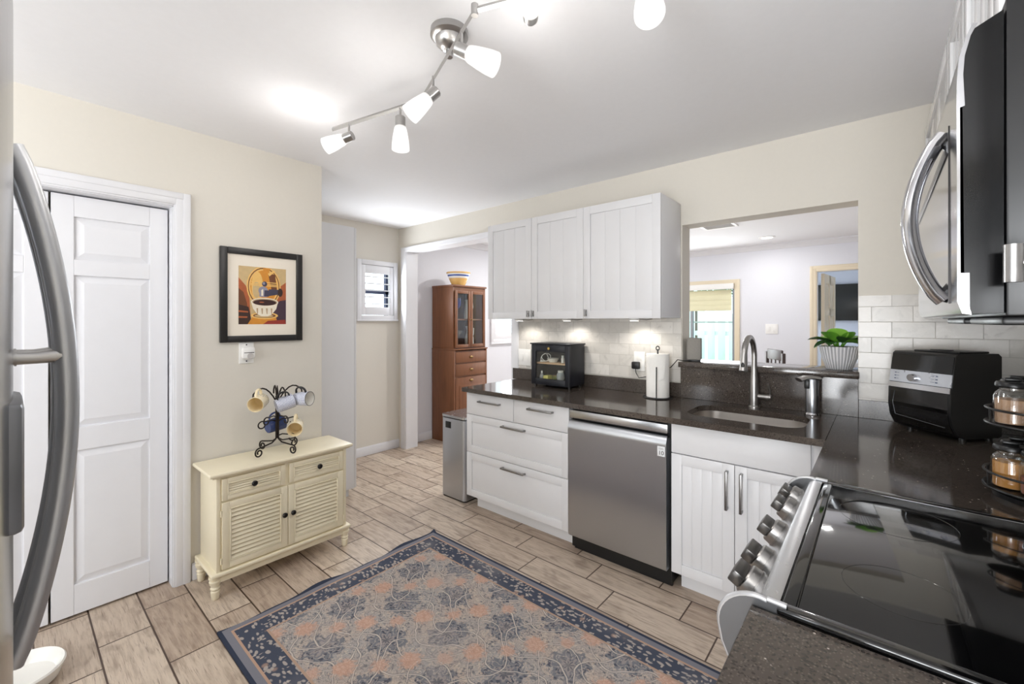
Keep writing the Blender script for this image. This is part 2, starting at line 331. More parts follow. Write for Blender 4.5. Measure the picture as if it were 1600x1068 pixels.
# ------------------------------------------------------------------ mesh helpers
class MB:
    def __init__(s): s.bm = bmesh.new()
    def _add(s, b2, mi=0):
        vm = [s.bm.verts.new(v.co) for v in b2.verts]
        b2.verts.index_update()
        for f in b2.faces:
            try: nf = s.bm.faces.new([vm[v.index] for v in f.verts]); nf.material_index = mi
            except ValueError: pass
        b2.free(); return s
    def box(s, a, b, bev=0.0, mi=0, seg=2, rot=None):
        b2 = bmesh.new(); bmesh.ops.create_cube(b2, size=1)
        lo = [min(a[i], b[i]) for i in range(3)]; hi = [max(a[i], b[i]) for i in range(3)]
        c = Vector([(lo[i]+hi[i])/2 for i in range(3)])
        for v in b2.verts: v.co = Vector([v.co[i]*(hi[i]-lo[i]) for i in range(3)])
        if bev: bmesh.ops.bevel(b2, geom=list(b2.edges), offset=min(bev, .49*min(hi[i]-lo[i] for i in range(3))), segments=seg, profile=.5, affect='EDGES')
        for v in b2.verts: v.co = (rot @ v.co if rot else v.co) + c
        return s._add(b2, mi)
    def cyl(s, p0, p1, r0, r1=None, n=24, mi=0, cap=True):
        p0, p1 = Vector(p0), Vector(p1); r1 = r0 if r1 is None else r1; d = p1-p0
        q = d.to_track_quat('Z', 'Y'); b2 = bmesh.new(); A = []; B = []
        for i in range(n):
            t = 2*math.pi*i/n; e = Vector((math.cos(t), math.sin(t), 0))
            A.append(b2.verts.new(p0+q @ (e*r0))); B.append(b2.verts.new(p1+q @ (e*r1)))
        for i in range(n): b2.faces.new([A[i], A[(i+1) % n], B[(i+1) % n], B[i]])
        if cap: b2.faces.new(A[::-1]); b2.faces.new(B)
        return s._add(b2, mi)
    def tube(s, pts, r, n=10, mi=0, closed=False, flat=None):
        pts = [Vector(p) for p in pts]; N = len(pts); b2 = bmesh.new(); rings = []
        up = None
        for i, p in enumerate(pts):
            if closed: t = (pts[(i+1) % N]-pts[i-1]).normalized()
            else: t = (pts[min(i+1, N-1)]-pts[max(i-1, 0)]).normalized()
            if up is None:
                up = Vector((0, 0, 1)) if abs(t.z) < .9 else Vector((0, 1, 0))
                if flat: up = Vector(flat[2])
            u = (up - t*up.dot(t)).normalized(); v = t.cross(u); up = u
            rr = r[i] if isinstance(r, (list, tuple)) else r
            ru, rv = (flat[0], flat[1]) if flat else (rr, rr)
            rings.append([b2.verts.new(p+u*ru*math.cos(2*math.pi*k/n)+v*rv*math.sin(2*math.pi*k/n)) for k in range(n)])
        for i in range(N if closed else N-1):
            a, c = rings[i], rings[(i+1) % N]
            for k in range(n): b2.faces.new([a[k], a[(k+1) % n], c[(k+1) % n], c[k]])
        if not closed: b2.faces.new(rings[0][::-1]); b2.faces.new(rings[-1])
        return s._add(b2, mi)
    def lathe(s, prof, o=(0, 0, 0), n=32, mi=0, mtx=None, half=None):
        b2 = bmesh.new(); o = Vector(o); rings = []
        for r, h in prof:
            if r < 1e-5: rings.append([b2.verts.new((0, 0, h))])
            else: rings.append([b2.verts.new((r*math.cos(2*math.pi*k/n), r*math.sin(2*math.pi*k/n), h)) for k in range(n)])
        for a, c in zip(rings, rings[1:]):
            if len(a) == 1 and len(c) == 1: continue
            for k in range(n):
                k2 = (k+1) % n
                f = [a[0], c[k2], c[k]] if len(a) == 1 else ([a[k], a[k2], c[0]] if len(c) == 1 else [a[k], a[k2], c[k2], c[k]])
                b2.faces.new(f)
        for v in b2.verts: v.co = (mtx @ v.co if mtx else v.co) + o
        return s._add(b2, mi)
    def prism(s, poly, fn, t0, t1, mi=0):
        """polygon in (u, v) extruded between t0 and t1; fn(u, v, t) -> point"""
        b2 = bmesh.new(); A = [b2.verts.new(fn(u, v, t0)) for u, v in poly]; B = [b2.verts.new(fn(u, v, t1)) for u, v in poly]
        n = len(poly)
        for i in range(n): b2.faces.new([A[i], A[(i+1) % n], B[(i+1) % n], B[i]])
        b2.faces.new(A[::-1]); b2.faces.new(B)
        return s._add(b2, mi)
    def slab_hole(s, outer, inner, z0, z1, mi=0):
        b2 = bmesh.new()
        for z in (z0, z1):
            es = []
            for loop in (outer, inner):
                vs = [b2.verts.new((x, y, z)) for x, y in loop]
                es += [b2.edges.new((vs[i], vs[(i+1) % len(vs)])) for i in range(len(vs))]
            bmesh.ops.triangle_fill(b2, edges=es, use_beauty=True)
        b2.verts.ensure_lookup_table(); no, ni = len(outer), len(inner); T = no+ni; V = list(b2.verts)
        for base, m in ((0, no), (no, ni)):
            for i in range(m):
                j = (i+1) % m; b2.faces.new([V[base+i], V[base+j], V[T+base+j], V[T+base+i]])
        return s._add(b2, mi)
    def sphere(s, c, r, mi=0, n=20, sc=(1, 1, 1)):
        b2 = bmesh.new(); bmesh.ops.create_uvsphere(b2, u_segments=n, v_segments=n//2, radius=r)
        for v in b2.verts: v.co = Vector([v.co[i]*sc[i] for i in range(3)]) + Vector(c)
        return s._add(b2, mi)
    def quad(s, pts, mi=0):
        vs = [s.bm.verts.new(p) for p in pts]; f = s.bm.faces.new(vs); f.material_index = mi; return s
    def build(s, name, mats, parent=None, org=None, local=False, ang=35):
        if org is None:
            org = Vector((0, 0, 0)); q = parent
            while q is not None and not local: org = org + q.location; q = q.parent
        org = Vector(org)
        for v in s.bm.verts: v.co -= org
        bmesh.ops.recalc_face_normals(s.bm, faces=list(s.bm.faces))
        me = bpy.data.meshes.new(name); s.bm.to_mesh(me); s.bm.free()
        for p in me.polygons: p.use_smooth = True
        me.set_sharp_from_angle(angle=R(ang))
        for m in (mats if isinstance(mats, (list, tuple)) else [mats]): me.materials.append(MT[m] if isinstance(m, str) else m)
        o = bpy.data.objects.new(name, me); COL.objects.link(o)
        if parent is not None: o.parent = parent
        else: o.location = org
        return o
def tag(o, label, cat, group=None, kind=None):
    o['label'] = label; o['category'] = cat
    if group: o['group'] = group
    if kind: o['kind'] = kind
    return o
def thing(name, label, cat, loc=(0, 0, 0), rz=0, group=None):
    o = bpy.data.objects.new(name, None); COL.objects.link(o); o.location = loc; o.rotation_euler = (0, 0, rz); o.empty_display_size = .1
    return tag(o, label, cat, group)
def struct(name, mb, mat, parent=None):
    o = mb.build(name, mat, parent)
    o['kind'] = 'structure'
    return o
def boxes(*bs, bev=0.0):
    m = MB()
    for a, b in bs: m.box(a, b, bev)
    return m
def copy_tree(o, loc, rz=None, label=None):
    r = o.copy(); COL.objects.link(r); r.location = loc
    if rz is not None: r.rotation_euler = (0, 0, rz)
    if label: r['label'] = label
    for ch in o.children:
        c = ch.copy(); COL.objects.link(c); c.parent = r
        for g in ch.children:
            e = g.copy(); COL.objects.link(e); e.parent = c
    return r
H = 2.44
# faces: how (along, depth out of the face, height) maps to the room
def faceS(y0): return lambda a, d, z: (a, y0-d, z)          # sink run, facing the camera
def faceE(x0): return lambda a, d, z: (x0+d, a, z)          # facing +X
def faceW(x0): return lambda a, d, z: (x0-d, a, z)          # facing -X
def fb(m, F, a0, a1, d0, d1, z0, z1, bev=0.0, mi=0): return m.box(F(a0, d0, z0), F(a1, d1, z1), bev, mi)
def panel_front(F, a0, a1, z0, z1, fr=.055, t=.02, planks=0, flat=False):
    """a shaker front: frame, recessed panel cut by fine vertical grooves"""
    m = MB()
    if flat: return fb(m, F, a0, a1, 0, t, z0, z1, .002)
    fb(m, F, a0, a0+fr, 0, t, z0, z1, .0015); fb(m, F, a1-fr, a1, 0, t, z0, z1, .0015)
    fb(m, F, a0+fr, a1-fr, 0, t, z1-fr, z1, .0015); fb(m, F, a0+fr, a1-fr, 0, t, z0, z0+fr, .0015)
    A0, A1, Z0, Z1 = a0+fr+.0015, a1-fr-.0015, z0+fr+.0015, z1-fr-.0015
    fb(m, F, A0-.002, A1+.002, 0, t-.009, Z0-.002, Z1+.002)
    n = max(1, planks); w_ = (A1-A0)/n
    for i in range(n): fb(m, F, A0+i*w_+(.0008 if i else 0), A0+(i+1)*w_-.0008, t-.0095, t-.007, Z0, Z1, .0006)
    return m
def bar_pull(F, a0, a1, z0, z1, r=.006, out=.032, d0=.02):
    m = MB()
    if abs(a1-a0) > abs(z1-z0):
        fb(m, F, a0, a1, d0+out-.011, d0+out, z0-r, z0+r, .002)
        for a in (a0, a1-.012): fb(m, F, a, a+.012, d0, d0+out-.006, z0-r, z0+r, .002)
    else:
        fb(m, F, a0-r, a0+r, d0+out-.011, d0+out, z0, z1, .002)
        for z in (z0, z1-.012): fb(m, F, a0-r, a0+r, d0, d0+out-.006, z, z+.012, .002)
    return m

# ------------------------------------------------------------------ the setting
FL = struct('floor', boxes(((-4.3, -2.6, -.1), (.9, 6.78, 0)), ((-1.45, 6.78, -.1), (.9, 9.5, 0))), 'floor')
struct('ceiling', boxes(((-4.3, -2.6, H), (.9, 6.78, H+.1)), ((-1.45, 6.78, H), (.9, 9.5, H+.1))), 'ceiling')
WX = -2.842
DY0, DY1, DZ = -.40, .566, 2.015
wl = struct('wall_left', boxes(((WX-.12, -2.5, 0), (WX, DY0, H)), ((WX-.12, DY1, 0), (WX, 1.363, H)), ((WX-.12, DY0, DZ), (WX, DY1, H)), ((-4.1, 1.263, 0), (WX-.12, 1.363, H))), 'wall')
struct('wall_closet_back', boxes(((-3.75, -2.5, 0), (-3.7, 1.263, H))), 'wall')
# nook wall with its window hole
def holed_x(x0, x1, y0, y1, hy0, hy1, hz0, hz1):
    return boxes(((x0, y0, 0), (x1, hy0, H)), ((x0, hy1, 0), (x1, y1, H)), ((x0, hy0, 0), (x1, hy1, hz0)), ((x0, hy0, hz1), (x1, hy1, H)))
struct('wall_nook', holed_x(-4.25, -4.1, 1.263, 2.90, 2.36, 2.775, 1.47, 2.0), 'wall')
struct('wall_dining_left', holed_x(-4.25, -4.1, 2.90, 6.66, 4.36, 5.4, 1.14, 2.05), 'lavender')
WY0, WY1 = 2.845, 2.988
OX0, OX1, OZ = -3.955, -2.43, 2.17
PX0, PX1, PZ0, PZ1 = -.974, -.083, 1.112, 2.03
struct('wall_sink', boxes(((-4.1, WY0, 0), (OX0-.01, WY1, H)), ((OX0-.01, WY0, OZ+.01), (OX1+.01, WY1, H)), ((OX1+.01, WY0, 0), (PX0, WY1, H)),
    ((PX0, WY0, 0), (PX1, WY1, PZ0)), ((PX0, WY0, PZ1), (PX1, WY1, H)), ((PX1, WY0, 0), (.9, WY1, H))), 'wall')
struct('trim_sink_wall_back', boxes(((OX1+.012, WY1, 0), (PX0-.002, WY1+.006, H)), ((PX0-.002, WY1, PZ1+.002), (.9, WY1+.006, H)), ((-4.1, WY1, OZ+.1), (OX1+.01, WY1+.006, H))), 'lavender')
struct('trim_backsplash', boxes(((-2.408, WY0-.008, 1.012), (-.978, WY0, 1.426)), ((PX1+.002, WY0-.008, 1.0), (.48, WY0, 1.536))), 'tile')
struct('wall_right', boxes(((.485, -2.5, 0), (.6, WY0, H))), 'wall')
struct('trim_right_backsplash', boxes(((.477, .1, .915), (.485, WY0-.008, 1.5))), pm('right_wall_tile', (222, 218, 211), .2, var=.04))
struct('wall_dining_right', boxes(((.75, WY1, 0), (.9, 9.5, H))), 'lavender')
# back of the kitchen, behind the camera
struct('wall_back', boxes(((-4.1, -2.5, 0), (-2.6, -2.4, H)), ((-1.0, -2.5, 0), (-.62, -2.4, H)), ((.46, -2.5, 0), (.485, -2.4, H)), ((-.62, -2.5, 2.26), (.46, -2.4, H)), ((-2.6, -2.5, 0), (-1.0, -2.4, .65)), ((-2.6, -2.5, 2.26), (-1.0, -2.4, H))), 'wall')
m = MB()
for x in (-.62, -.36, -.10, .16, .42): m.box((x, -2.46, 0), (x+.04, -2.42, 2.26))
for z in (0.0, .55, 1.1, 1.65, 2.22): m.box((-.62, -2.46, z), (.46, -2.42, z+.04))
struct('window_4', m, 'trim')  # unseen window, enlarged to a glazed door to let in more light
m = MB()
for x in (-2.6, -2.08, -1.56, -1.04): m.box((x, -2.46, .65), (x+.04, -2.42, 2.26))
for z in (.65, 1.18, 1.71, 2.22): m.box((-2.6, -2.46, z), (-1.0, -2.42, z+.04))
struct('window_added_5', m, 'trim')  # unseen window added to bring light onto the closet wall
# dining back wall: patio window and bedroom door
BY = 6.66
PWX0, PWX1, PWZ0, PWZ1 = -2.75, -1.555, .35, 1.93
BDX0, BDX1, BDZ = -.60, .22, 2.035
struct('wall_dining_back', boxes(((-4.1, BY, 0), (PWX0, BY+.12, H)), ((PWX1, BY, 0), (BDX0, BY+.12, H)), ((BDX1, BY, 0), (.75, BY+.12, H)),
    ((PWX0, BY, 0), (PWX1, BY+.12, PWZ0)), ((PWX0, BY, PWZ1), (PWX1, BY+.12, H)), ((BDX0, BY, BDZ), (BDX1, BY+.12, H))), 'lavender')
struct('wall_bedroom_back', boxes(((-1.45, 9.2, 0), (.75, 9.3, H))), 'greywall')
struct('wall_bedroom_left', boxes(((-1.45, BY+.12, 0), (-1.4, 6.9, H)), ((-1.45, 8.9, 0), (-1.4, 9.199, H))), 'greywall')
def casing(F, a0, a1, z1, w_=.07, d=.018, z0=0.0, sill=False, wh=None):
    m = MB(); wh = wh or w_
    steps = ((0, w_, d*.6), (w_*.12, w_*.78, d*.85), (w_*.55, w_*.97, d))
    for s0, s1, dd in steps:
        r0, r1 = s0/w_, s1/w_
        fb(m, F, a0-s1, a0-s0, 0, dd, z0, z1+wh*r1, .002); fb(m, F, a1+s0, a1+s1, 0, dd, z0, z1+wh*r1, .002)
        fb(m, F, a0-s0, a1+s0, 0, dd, z1+wh*r0, z1+wh*r1, .002)
    return m
struct('trim_1', casing(faceE(WX), DY0, DY1, DZ, .075), 'trim')          # closet door casing
m = MB()   # closet jamb
m.box((WX-.12, DY1-.004, 0), (WX+.001, DY1+.001, DZ)); m.box((WX-.12, DY0, DZ-.004), (WX+.001, DY1, DZ+.001))
struct('trim_2', m, 'trim')
m = casing(faceS(WY0), OX0, OX1-.0, OZ, .085, .018, wh=.052)
m.box((OX0-.01, WY0, 0), (OX0, WY1+.006, OZ)); m.box((OX1, WY0, 0), (OX1+.01, WY1+.006, OZ)); m.box((OX0, WY0, OZ), (OX1, WY1+.006, OZ+.01))
struct('trim_3', m, 'trim')                                              # dining opening casing
struct('trim_4', casing(faceS(BY), BDX0, BDX1, BDZ, .075), 'tan_trim')   # bedroom door casing
struct('trim_5', casing(faceS(BY), PWX0, PWX1, PWZ1, .07, z0=PWZ0-.07), 'tan_trim')
def base(F, a0, a1, h=.085):
    m = MB(); fb(m, F, a0, a1, 0, .013, 0, h, .003); fb(m, F, a0, a1, 0, .009, h-.004, h+.008, .003); return m
struct('baseboard_nook', base(faceE(-4.1), 1.363, WY0), 'trim')
struct('baseboard_dining_left', base(faceE(-4.1), WY1+.01, BY), 'trim')
struct('baseboard_dining_back', base(faceS(BY), -4.08, PWX0-.08), 'trim')
struct('baseboard_left', base(faceE(WX), DY1+.08, 1.363), 'trim')
m = MB()   # crown moulding of the dining room
prof = [(0, H), (.06, H), (.06, H-.012), (.045, H-.022), (.02, H-.05), (.012, H-.066), (0, H-.07)]
m.prism(prof, lambda u, v, t: (-4.1+u, t, v), WY1+.006, BY); m.prism(prof, lambda u, v, t: (t, BY-u, v), -4.1, .75)
struct('trim_6', m, 'trim')

# closet doors (bifold leaves)
cd = bpy.data.objects.new('door_1', None); COL.objects.link(cd); cd.location = (WX-.065, 0, 0); cd['kind'] = 'structure'
tag(cd, 'white panelled bifold closet door in the beige wall left of the sideboard', 'door')
for y0, y1 in ((-.31, .119), (.127, .556)):
    F = faceE(WX-.1); m = MB(); t = .035; z0, z1 = .012, 2.003
    rails = [(z0, z0+.14), (.79, .90), (1.625, 1.70), (z1-.10, z1)]; st = .075
    fb(m, F, y0, y0+st, 0, t, z0, z1, .002); fb(m, F, y1-st, y1, 0, t, z0, z1, .002)
    for a, b in rails: fb(m, F, y0+st, y1-st, 0, t, a, b, .002)
    for (a, b), (c, d) in zip(rails, rails[1:]):
        fb(m, F, y0+st-.001, y1-st+.001, .002, t-.012, b-.001, c+.001)
        e = .035; b2 = [(y0+st+.006, b+.006), (y1-st-.006, b+.006), (y1-st-.006, c-.006), (y0+st+.006, c-.006)]
        i2 = [(y0+st+e, b+e), (y1-st-e, b+e), (y1-st-e, c-e), (y0+st+e, c-e)]
        O_ = [F(u, t-.0119, v) for u, v in b2]; I_ = [F(u, t-.004, v) for u, v in i2]
        m.quad(I_)
        for k in range(4): m.quad([O_[k], O_[(k+1) % 4], I_[(k+1) % 4], I_[k]])
    lf = m.build('door_leaf', 'trim', cd, ang=20)

# windows with plantation shutters (face +X)
def shutter_window(name, y0, y1, z0, z1, pieces, lab):
    F = faceE(-4.1)
    wd = bpy.data.objects.new(name, None); COL.objects.link(wd); wd.location = (-4.1, (y0+y1)/2, z0); wd['kind'] = 'structure'
    m = MB(); f = .05
    fb(m, F, y0, y0+f, 0, .028, z0, z1, .004); fb(m, F, y1-f, y1, 0, .028, z0, z1, .004)
    fb(m, F, y0+f, y1-f, 0, .028, z1-f, z1, .004); fb(m, F, y0+f, y1-f, 0, .028, z0, z0+f, .004)
    fb(m, F, y0-.006, y1+.006, 0, .036, z0-.012, z0+.008, .003)
    m.build('window_frame', 'trim', wd)
    w_ = (y1-y0-2*f)/pieces
    for i in range(pieces):
        a0, a1 = y0+f+i*w_+.003, y0+f+(i+1)*w_-.003; b0, b1 = z0+f+.003, z1-f-.003; st = .045; rt = .085
        m = MB(); fb(m, F, a0, a0+st, -.004, .02, b0, b1, .003); fb(m, F, a1-st, a1, -.004, .02, b0, b1, .003)
        fb(m, F, a0+st, a1-st, -.004, .02, b1-rt, b1, .003); fb(m, F, a0+st, a1-st, -.004, .02, b0, b0+rt, .003)
        n = max(5, int((b1-b0-2*rt)/.066)); hgt = (b1-b0-2*rt)/n
        for k in range(n):
            zc = b0+rt+(k+.5)*hgt
            m.box((-4.1-.018, a0+st, zc-.004), (-4.1+.034, a1-st, zc+.004), .003)
        m.build('shutter', 'trim', wd)
    m = MB(); zc = (z0+z1)/2
    for a, b in ((y0+f*.6, y0+f*.6+.03), (y1-f*.6-.06, y1-f*.6-.03)): fb(m, F, a, b, -.11, -.07, z0+.02, z1-.02)
    fb(m, F, y0+.03, y1-.03, -.11, -.07, zc-.03, zc+.015)
    m.build('sash', pm(name+'_sash', (70, 78, 104), .5), wd)
    m = MB(); fb(m, F, y0+.04, y1-.04, -.092, -.088, z0+.03, z1-.03); m.build('pane', 'glass', wd)
    return wd
shutter_window('window_1', 2.324, 2.812, 1.42, 2.053, 1, '')
shutter_window('window_2', 4.33, 5.43, 1.10, 2.09, 2, '')

# patio window in the dining back wall
wd = bpy.data.objects.new('window_3', None); COL.objects.link(wd); wd.location = (-2.15, BY, PWZ0); wd['kind'] = 'structure'
m = MB(); f = .035
for a, b in ((PWX0, PWX0+f), (PWX1-f, PWX1), (-2.17, -2.17+f)): m.box((a, BY+.03, PWZ0), (b, BY+.08, PWZ1))
for a, b in ((PWZ0, PWZ0+f), (PWZ1-f, PWZ1)): m.box((PWX0, BY+.03, a), (PWX1, BY+.08, b))
m.build('window_frame', pm('grey_aluminium', (150, 154, 158), .4, .6), wd)
MB().box((PWX0+.02, BY+.05, 1.385), (PWX1-.02, BY+.07, 1.405)).build('mid_rail', pm('aqua_rail', (176, 206, 200), .4), wd)
MB().box((PWX0+.02, BY+.058, PWZ0+.02), (PWX1-.02, BY+.062, PWZ1-.02)).build('pane', 'teaglass', wd)
t = thing('window_blind', 'white headrail with pale yellow fabric shade half raised at the patio window', 'blind', (-2.15, BY, 1.9))
MB().box((PWX0+.01, BY-.05, 1.865), (PWX1-.005, BY+.02, 1.945), .006).build('headrail', 'white', t)
m = MB()
for k in range(4): m.box((PWX0+.05, BY+.018+.003*(k % 2), 1.56+k*.075), (PWX1-.045, BY+.026+.003*(k % 2), 1.56+(k+1)*.075), .002)
m.build('shade', 'screenlight', t)
# outside the patio window
t = thing('picket_fence', 'white vinyl fence outside the patio window', 'fence', (-3.2, 9.9, 0))
for k in range(26): MB().box((-6.0+k*.21, 9.9, 0), (-6.0+k*.21+.15, 9.93, 1.62+.05*math.sin(k)), .004).build('picket', 'fence', t)
MB().box((-6, 9.93, 1.1), (-.6, 9.97, 1.2)).box((-6, 9.93, .3), (-.6, 9.97, .4)).build('rail', 'fence', t)
def crown(mb, c, r, n, sq=.8, leaf=.09):
    for _ in range(n):
        v = Vector((random.gauss(0, 1), random.gauss(0, 1), random.gauss(0, 1))).normalized()*r*random.uniform(.6, 1.05); v.z *= sq
        p = Vector(c)+v; a = Vector((random.uniform(-1, 1), random.uniform(-1, 1), random.uniform(-.6, .6))).normalized()*leaf; b = a.cross(Vector((random.uniform(-1, 1), random.uniform(-1, 1), 1))).normalized()*leaf*.5
        mb.quad([p-a, p+b, p+a, p-b])
for k, (x, y, lab) in enumerate(((-3.6, 11.6, 'green leafy tree behind the white fence, the nearer of the two'), (-5.6, 12.6, 'green leafy tree behind the white fence, the farther of the two'))):
    t = thing('garden_tree', lab, 'tree', (x, y, 0), group='trees behind the fence')
    MB().cyl((x, y, -.05), (x, y, 1.9), .1, .06, 12).build('trunk', 'bark', t)
    m = MB(); crown(m, (x, y, 2.5), 1.0, 900); m.build('foliage', 'foliage', t)
struct('trim_lawn', boxes(((-9, 6.79, -.12), (-1.46, 16, -.02))), 'lawn')

# bedroom door, open
t = bpy.data.objects.new('door_2', None); COL.objects.link(t); t.location = (BDX0+.03, BY+.125, 0); t.rotation_euler = (0, 0, R(85)); t['kind'] = 'structure'
m = MB(); F = lambda a, d, z: (a, -d, z); W = .76; z1 = 2.02; T = .036
st = .11
for a0, a1 in ((0, st), (W/2-.045, W/2+.045), (W-st, W)): fb(m, F, a0, a1, 0, T, .01, z1, .002)
rl = [(.01, .2), (.82, .96), (1.48, 1.58), (1.9, z1)]
for a, b in rl: fb(m, F, st, W-st, 0, T, a, b, .002)
fb(m, F, st, W-st, .010, T-.010, .1, 1.95)
for (a, b), (c, d) in zip(rl, rl[1:]):
    for u0, u1 in ((st+.02, W/2-.065), (W/2+.065, W-st-.02)): fb(m, F, u0, u1, .004, T-.004, b+.03, c-.03, .006)
m.build('door_leaf', 'tan_trim', t, local=True)
m = MB(); m.sphere((W-.06, -T-.04, .95), .026); m.cyl((W-.06, -T, .95), (W-.06, -T-.03, .95), .012); m.build('knob', 'nickel', t, local=True)

# television and bed in the bedroom
t = thing('television', 'wall mounted black flat television in the room beyond the tan door frame', 'television', (-.1, 9.15, 1.43))
MB().box((-.95, 9.12, 1.42), (.55, 9.155, 2.035), .008).build('bezel', 'black', t)
MB().box((-.94, 9.114, 1.432), (.54, 9.1205, 2.025), .001).build('screen', 'tv', t)
MB().box((-.35, 9.155, 1.6), (0, 9.199, 1.85)).build('wall_bracket', 'black', t)
t = thing('bed', 'white made bed beyond the tan door frame', 'bed', (0, 8.1, 0))
MB().box((-.55, 7.5, .55), (.7, 8.9, .86), .07, seg=4).build('mattress', 'bed', t)
MB().box((-.53, 7.52, .12), (.68, 8.88, .55), .02).build('bed_frame', 'chairwood', t)
for x in (-.5, .6):
    for y in (7.56, 8.8): MB().box((x, y, 0), (x+.06, y+.06, .12)).build('leg', 'chairwood', t)

# ------------------------------------------------------------------ kitchen units on the sink wall
CT = .914; FY = 2.26            # counter top height; carcass front plane (fronts stand 2 cm proud of it)
FS = faceS(FY)
t = thing('drawer_cabinet', 'white base cabinet with two small drawers over two wide drawers, beside the stainless bin', 'cabinet', (-1.907, 2.55, 0))
MB().box((-2.362, FY, .105), (-1.452, WY0-.01, .884), .001).build('body', 'cab', t)
MB().box((-2.33, 2.325, 0), (-1.452, 2.34, .105)).build('toe_kick', 'cab', t)
for a0, a1, z0, z1, flat, h0, h1, hz in ((-2.361, -1.903, .717, .872, 1, -2.224, -2.016, .822), (-1.899, -1.453, .717, .872, 1, -1.766, -1.566, .829),
        (-2.361, -1.453, .433, .713, 0, -1.998, -1.793, .676), (-2.361, -1.453, .106, .429, 0, -1.998, -1.793, .388)):
    d = panel_front(FS, a0, a1, z0, z1, .052, .02, 1, flat).build('drawer', 'cab', t)
    bar_pull(FS, h0, h1, hz, hz).build('handle', 'pull', d)

t = thing('dishwasher', 'stainless steel dishwasher with a white badge between the white cabinets', 'dishwasher', (-1.14, 2.5, 0))
MB().box((-1.448, FY+.012, .02), (-.832, 2.83, .875)).build('body', 'black', t)
MB().box((-1.446, FY-.024, .818), (-.842, FY+.011, .866), .004).build('control_strip', 'steelh', t)
m = MB()   # door: flat sheet that leans out to a lip at the top
prof = [(FY+.01, .105), (FY-.034, .105), (FY-.040, .115), (FY-.042, .752), (FY-.045, .766), (FY-.028, .803), (FY-.022, .806), (FY-.018, .803), (FY-.018, .79), (FY+.01, .79)]
m.prism(prof, lambda u, v, q: (q, u, v), -1.446, -.842)
m.build('door', 'steelv', t, ang=50)
MB().box((-1.44, FY+.03, .0), (-.836, FY+.045, .1)).build('kick_plate', 'black', t)
b = MB().box((-.888, FY-.0432, .700), (-.848, FY-.0405, .752), .0003).build('badge', pm('white_badge', (225, 226, 228), .4), t)
def text_mesh(txt, size, fn, name, mat, parent):
    c = bpy.data.curves.new('lettering', 'FONT'); c.body = txt; c.size = size; c.extrude = .0002; c.align_x = 'CENTER'
    o = bpy.data.objects.new('lettering', c); COL.objects.link(o); bpy.context.view_layer.update()
    me = bpy.data.meshes.new_from_object(o.evaluated_get(bpy.context.evaluated_depsgraph_get()))
    bpy.data.objects.remove(o); m = MB(); m.bm.from_mesh(me)
    for v in m.bm.verts: v.co = Vector(fn(v.co.x, v.co.y, v.co.z))
    return m.build(name, mat, parent)
text_mesh('10', .030, lambda x, y, z: (-.868+x, FY-.0436-z, .708+y), 'badge_number', 'black', b)
MB().box((-.882, FY-.0436, .741), (-.858, FY-.043, .7425)).box((-.882, FY-.0436, .736), (-.855, FY-.043, .7375)).build('badge_lines', pm('badge_grey', (120, 122, 126), .5), b)

t = thing('sink_cabinet', 'white two-door base cabinet under the sink', 'cabinet', (-.52, 2.55, 0))
SB = boxes(((-.824, FY, .105), (-.814, WY0-.01, .884)), ((-.222, FY, .105), (-.212, WY0-.01, .884)), ((-.814, FY, .105), (-.222, WY0-.01, .12)), ((-.814, FY, .12), (-.222, FY+.015, .884)))
SB.build('body', 'cab', t)
MB().box((-.80, 2.325, 0), (-.13, 2.34, .105)).build('toe_kick', 'cab', t)
MB().box((-.823, FY-.02, .727), (-.224, FY, .876), .002).build('false_front', 'cab', t)
for a0, a1, ha in ((-.823, -.5245, -.555), (-.5215, -.224, -.492)):
    d = panel_front(FS, a0, a1, .106, .722, .052, .02, 4).build('door', 'cab', t)
    bar_pull(FS, ha, ha, .507, .692).build('handle', 'pull', d)
MB().box((-.212, FY-.018, .105), (-.128, FY, .884), .001).build('filler_strip', 'cab', t)

t = thing('corner_cabinet', 'white base cabinet under the counter corner, right of the sink cabinet', 'cabinet', (.15, 2.0, 0))
MB().box((-.125, 1.612, .105), (.476, WY0-.012, .884), .001).build('body', 'cab', t)
MB().box((-.06, 1.612, 0), (-.045, 2.32, .105)).build('toe_kick', 'cab', t)
d = panel_front(faceW(-.125), 1.615, 2.235, .106, .876, .052, .018, 3).build('door', 'cab', t)
t = thing('stove_side_cabinet', 'white base cabinet under the near counter, this side of the stove', 'cabinet', (.15, .45, 0))
MB().box((-.125, .1, .105), (.476, .832, .884), .001).build('body', 'cab', t)
MB().box((-.06, .1, 0), (-.045, .832, .105)).build('toe_kick', 'cab', t)
d = panel_front(faceW(-.125), .104, .829, .106, .876, .052, .018, 3).build('door', 'cab', t)
bar_pull(faceW(-.125), .73, .73, .6, .78, d0=.018).build('handle', 'pull', d)

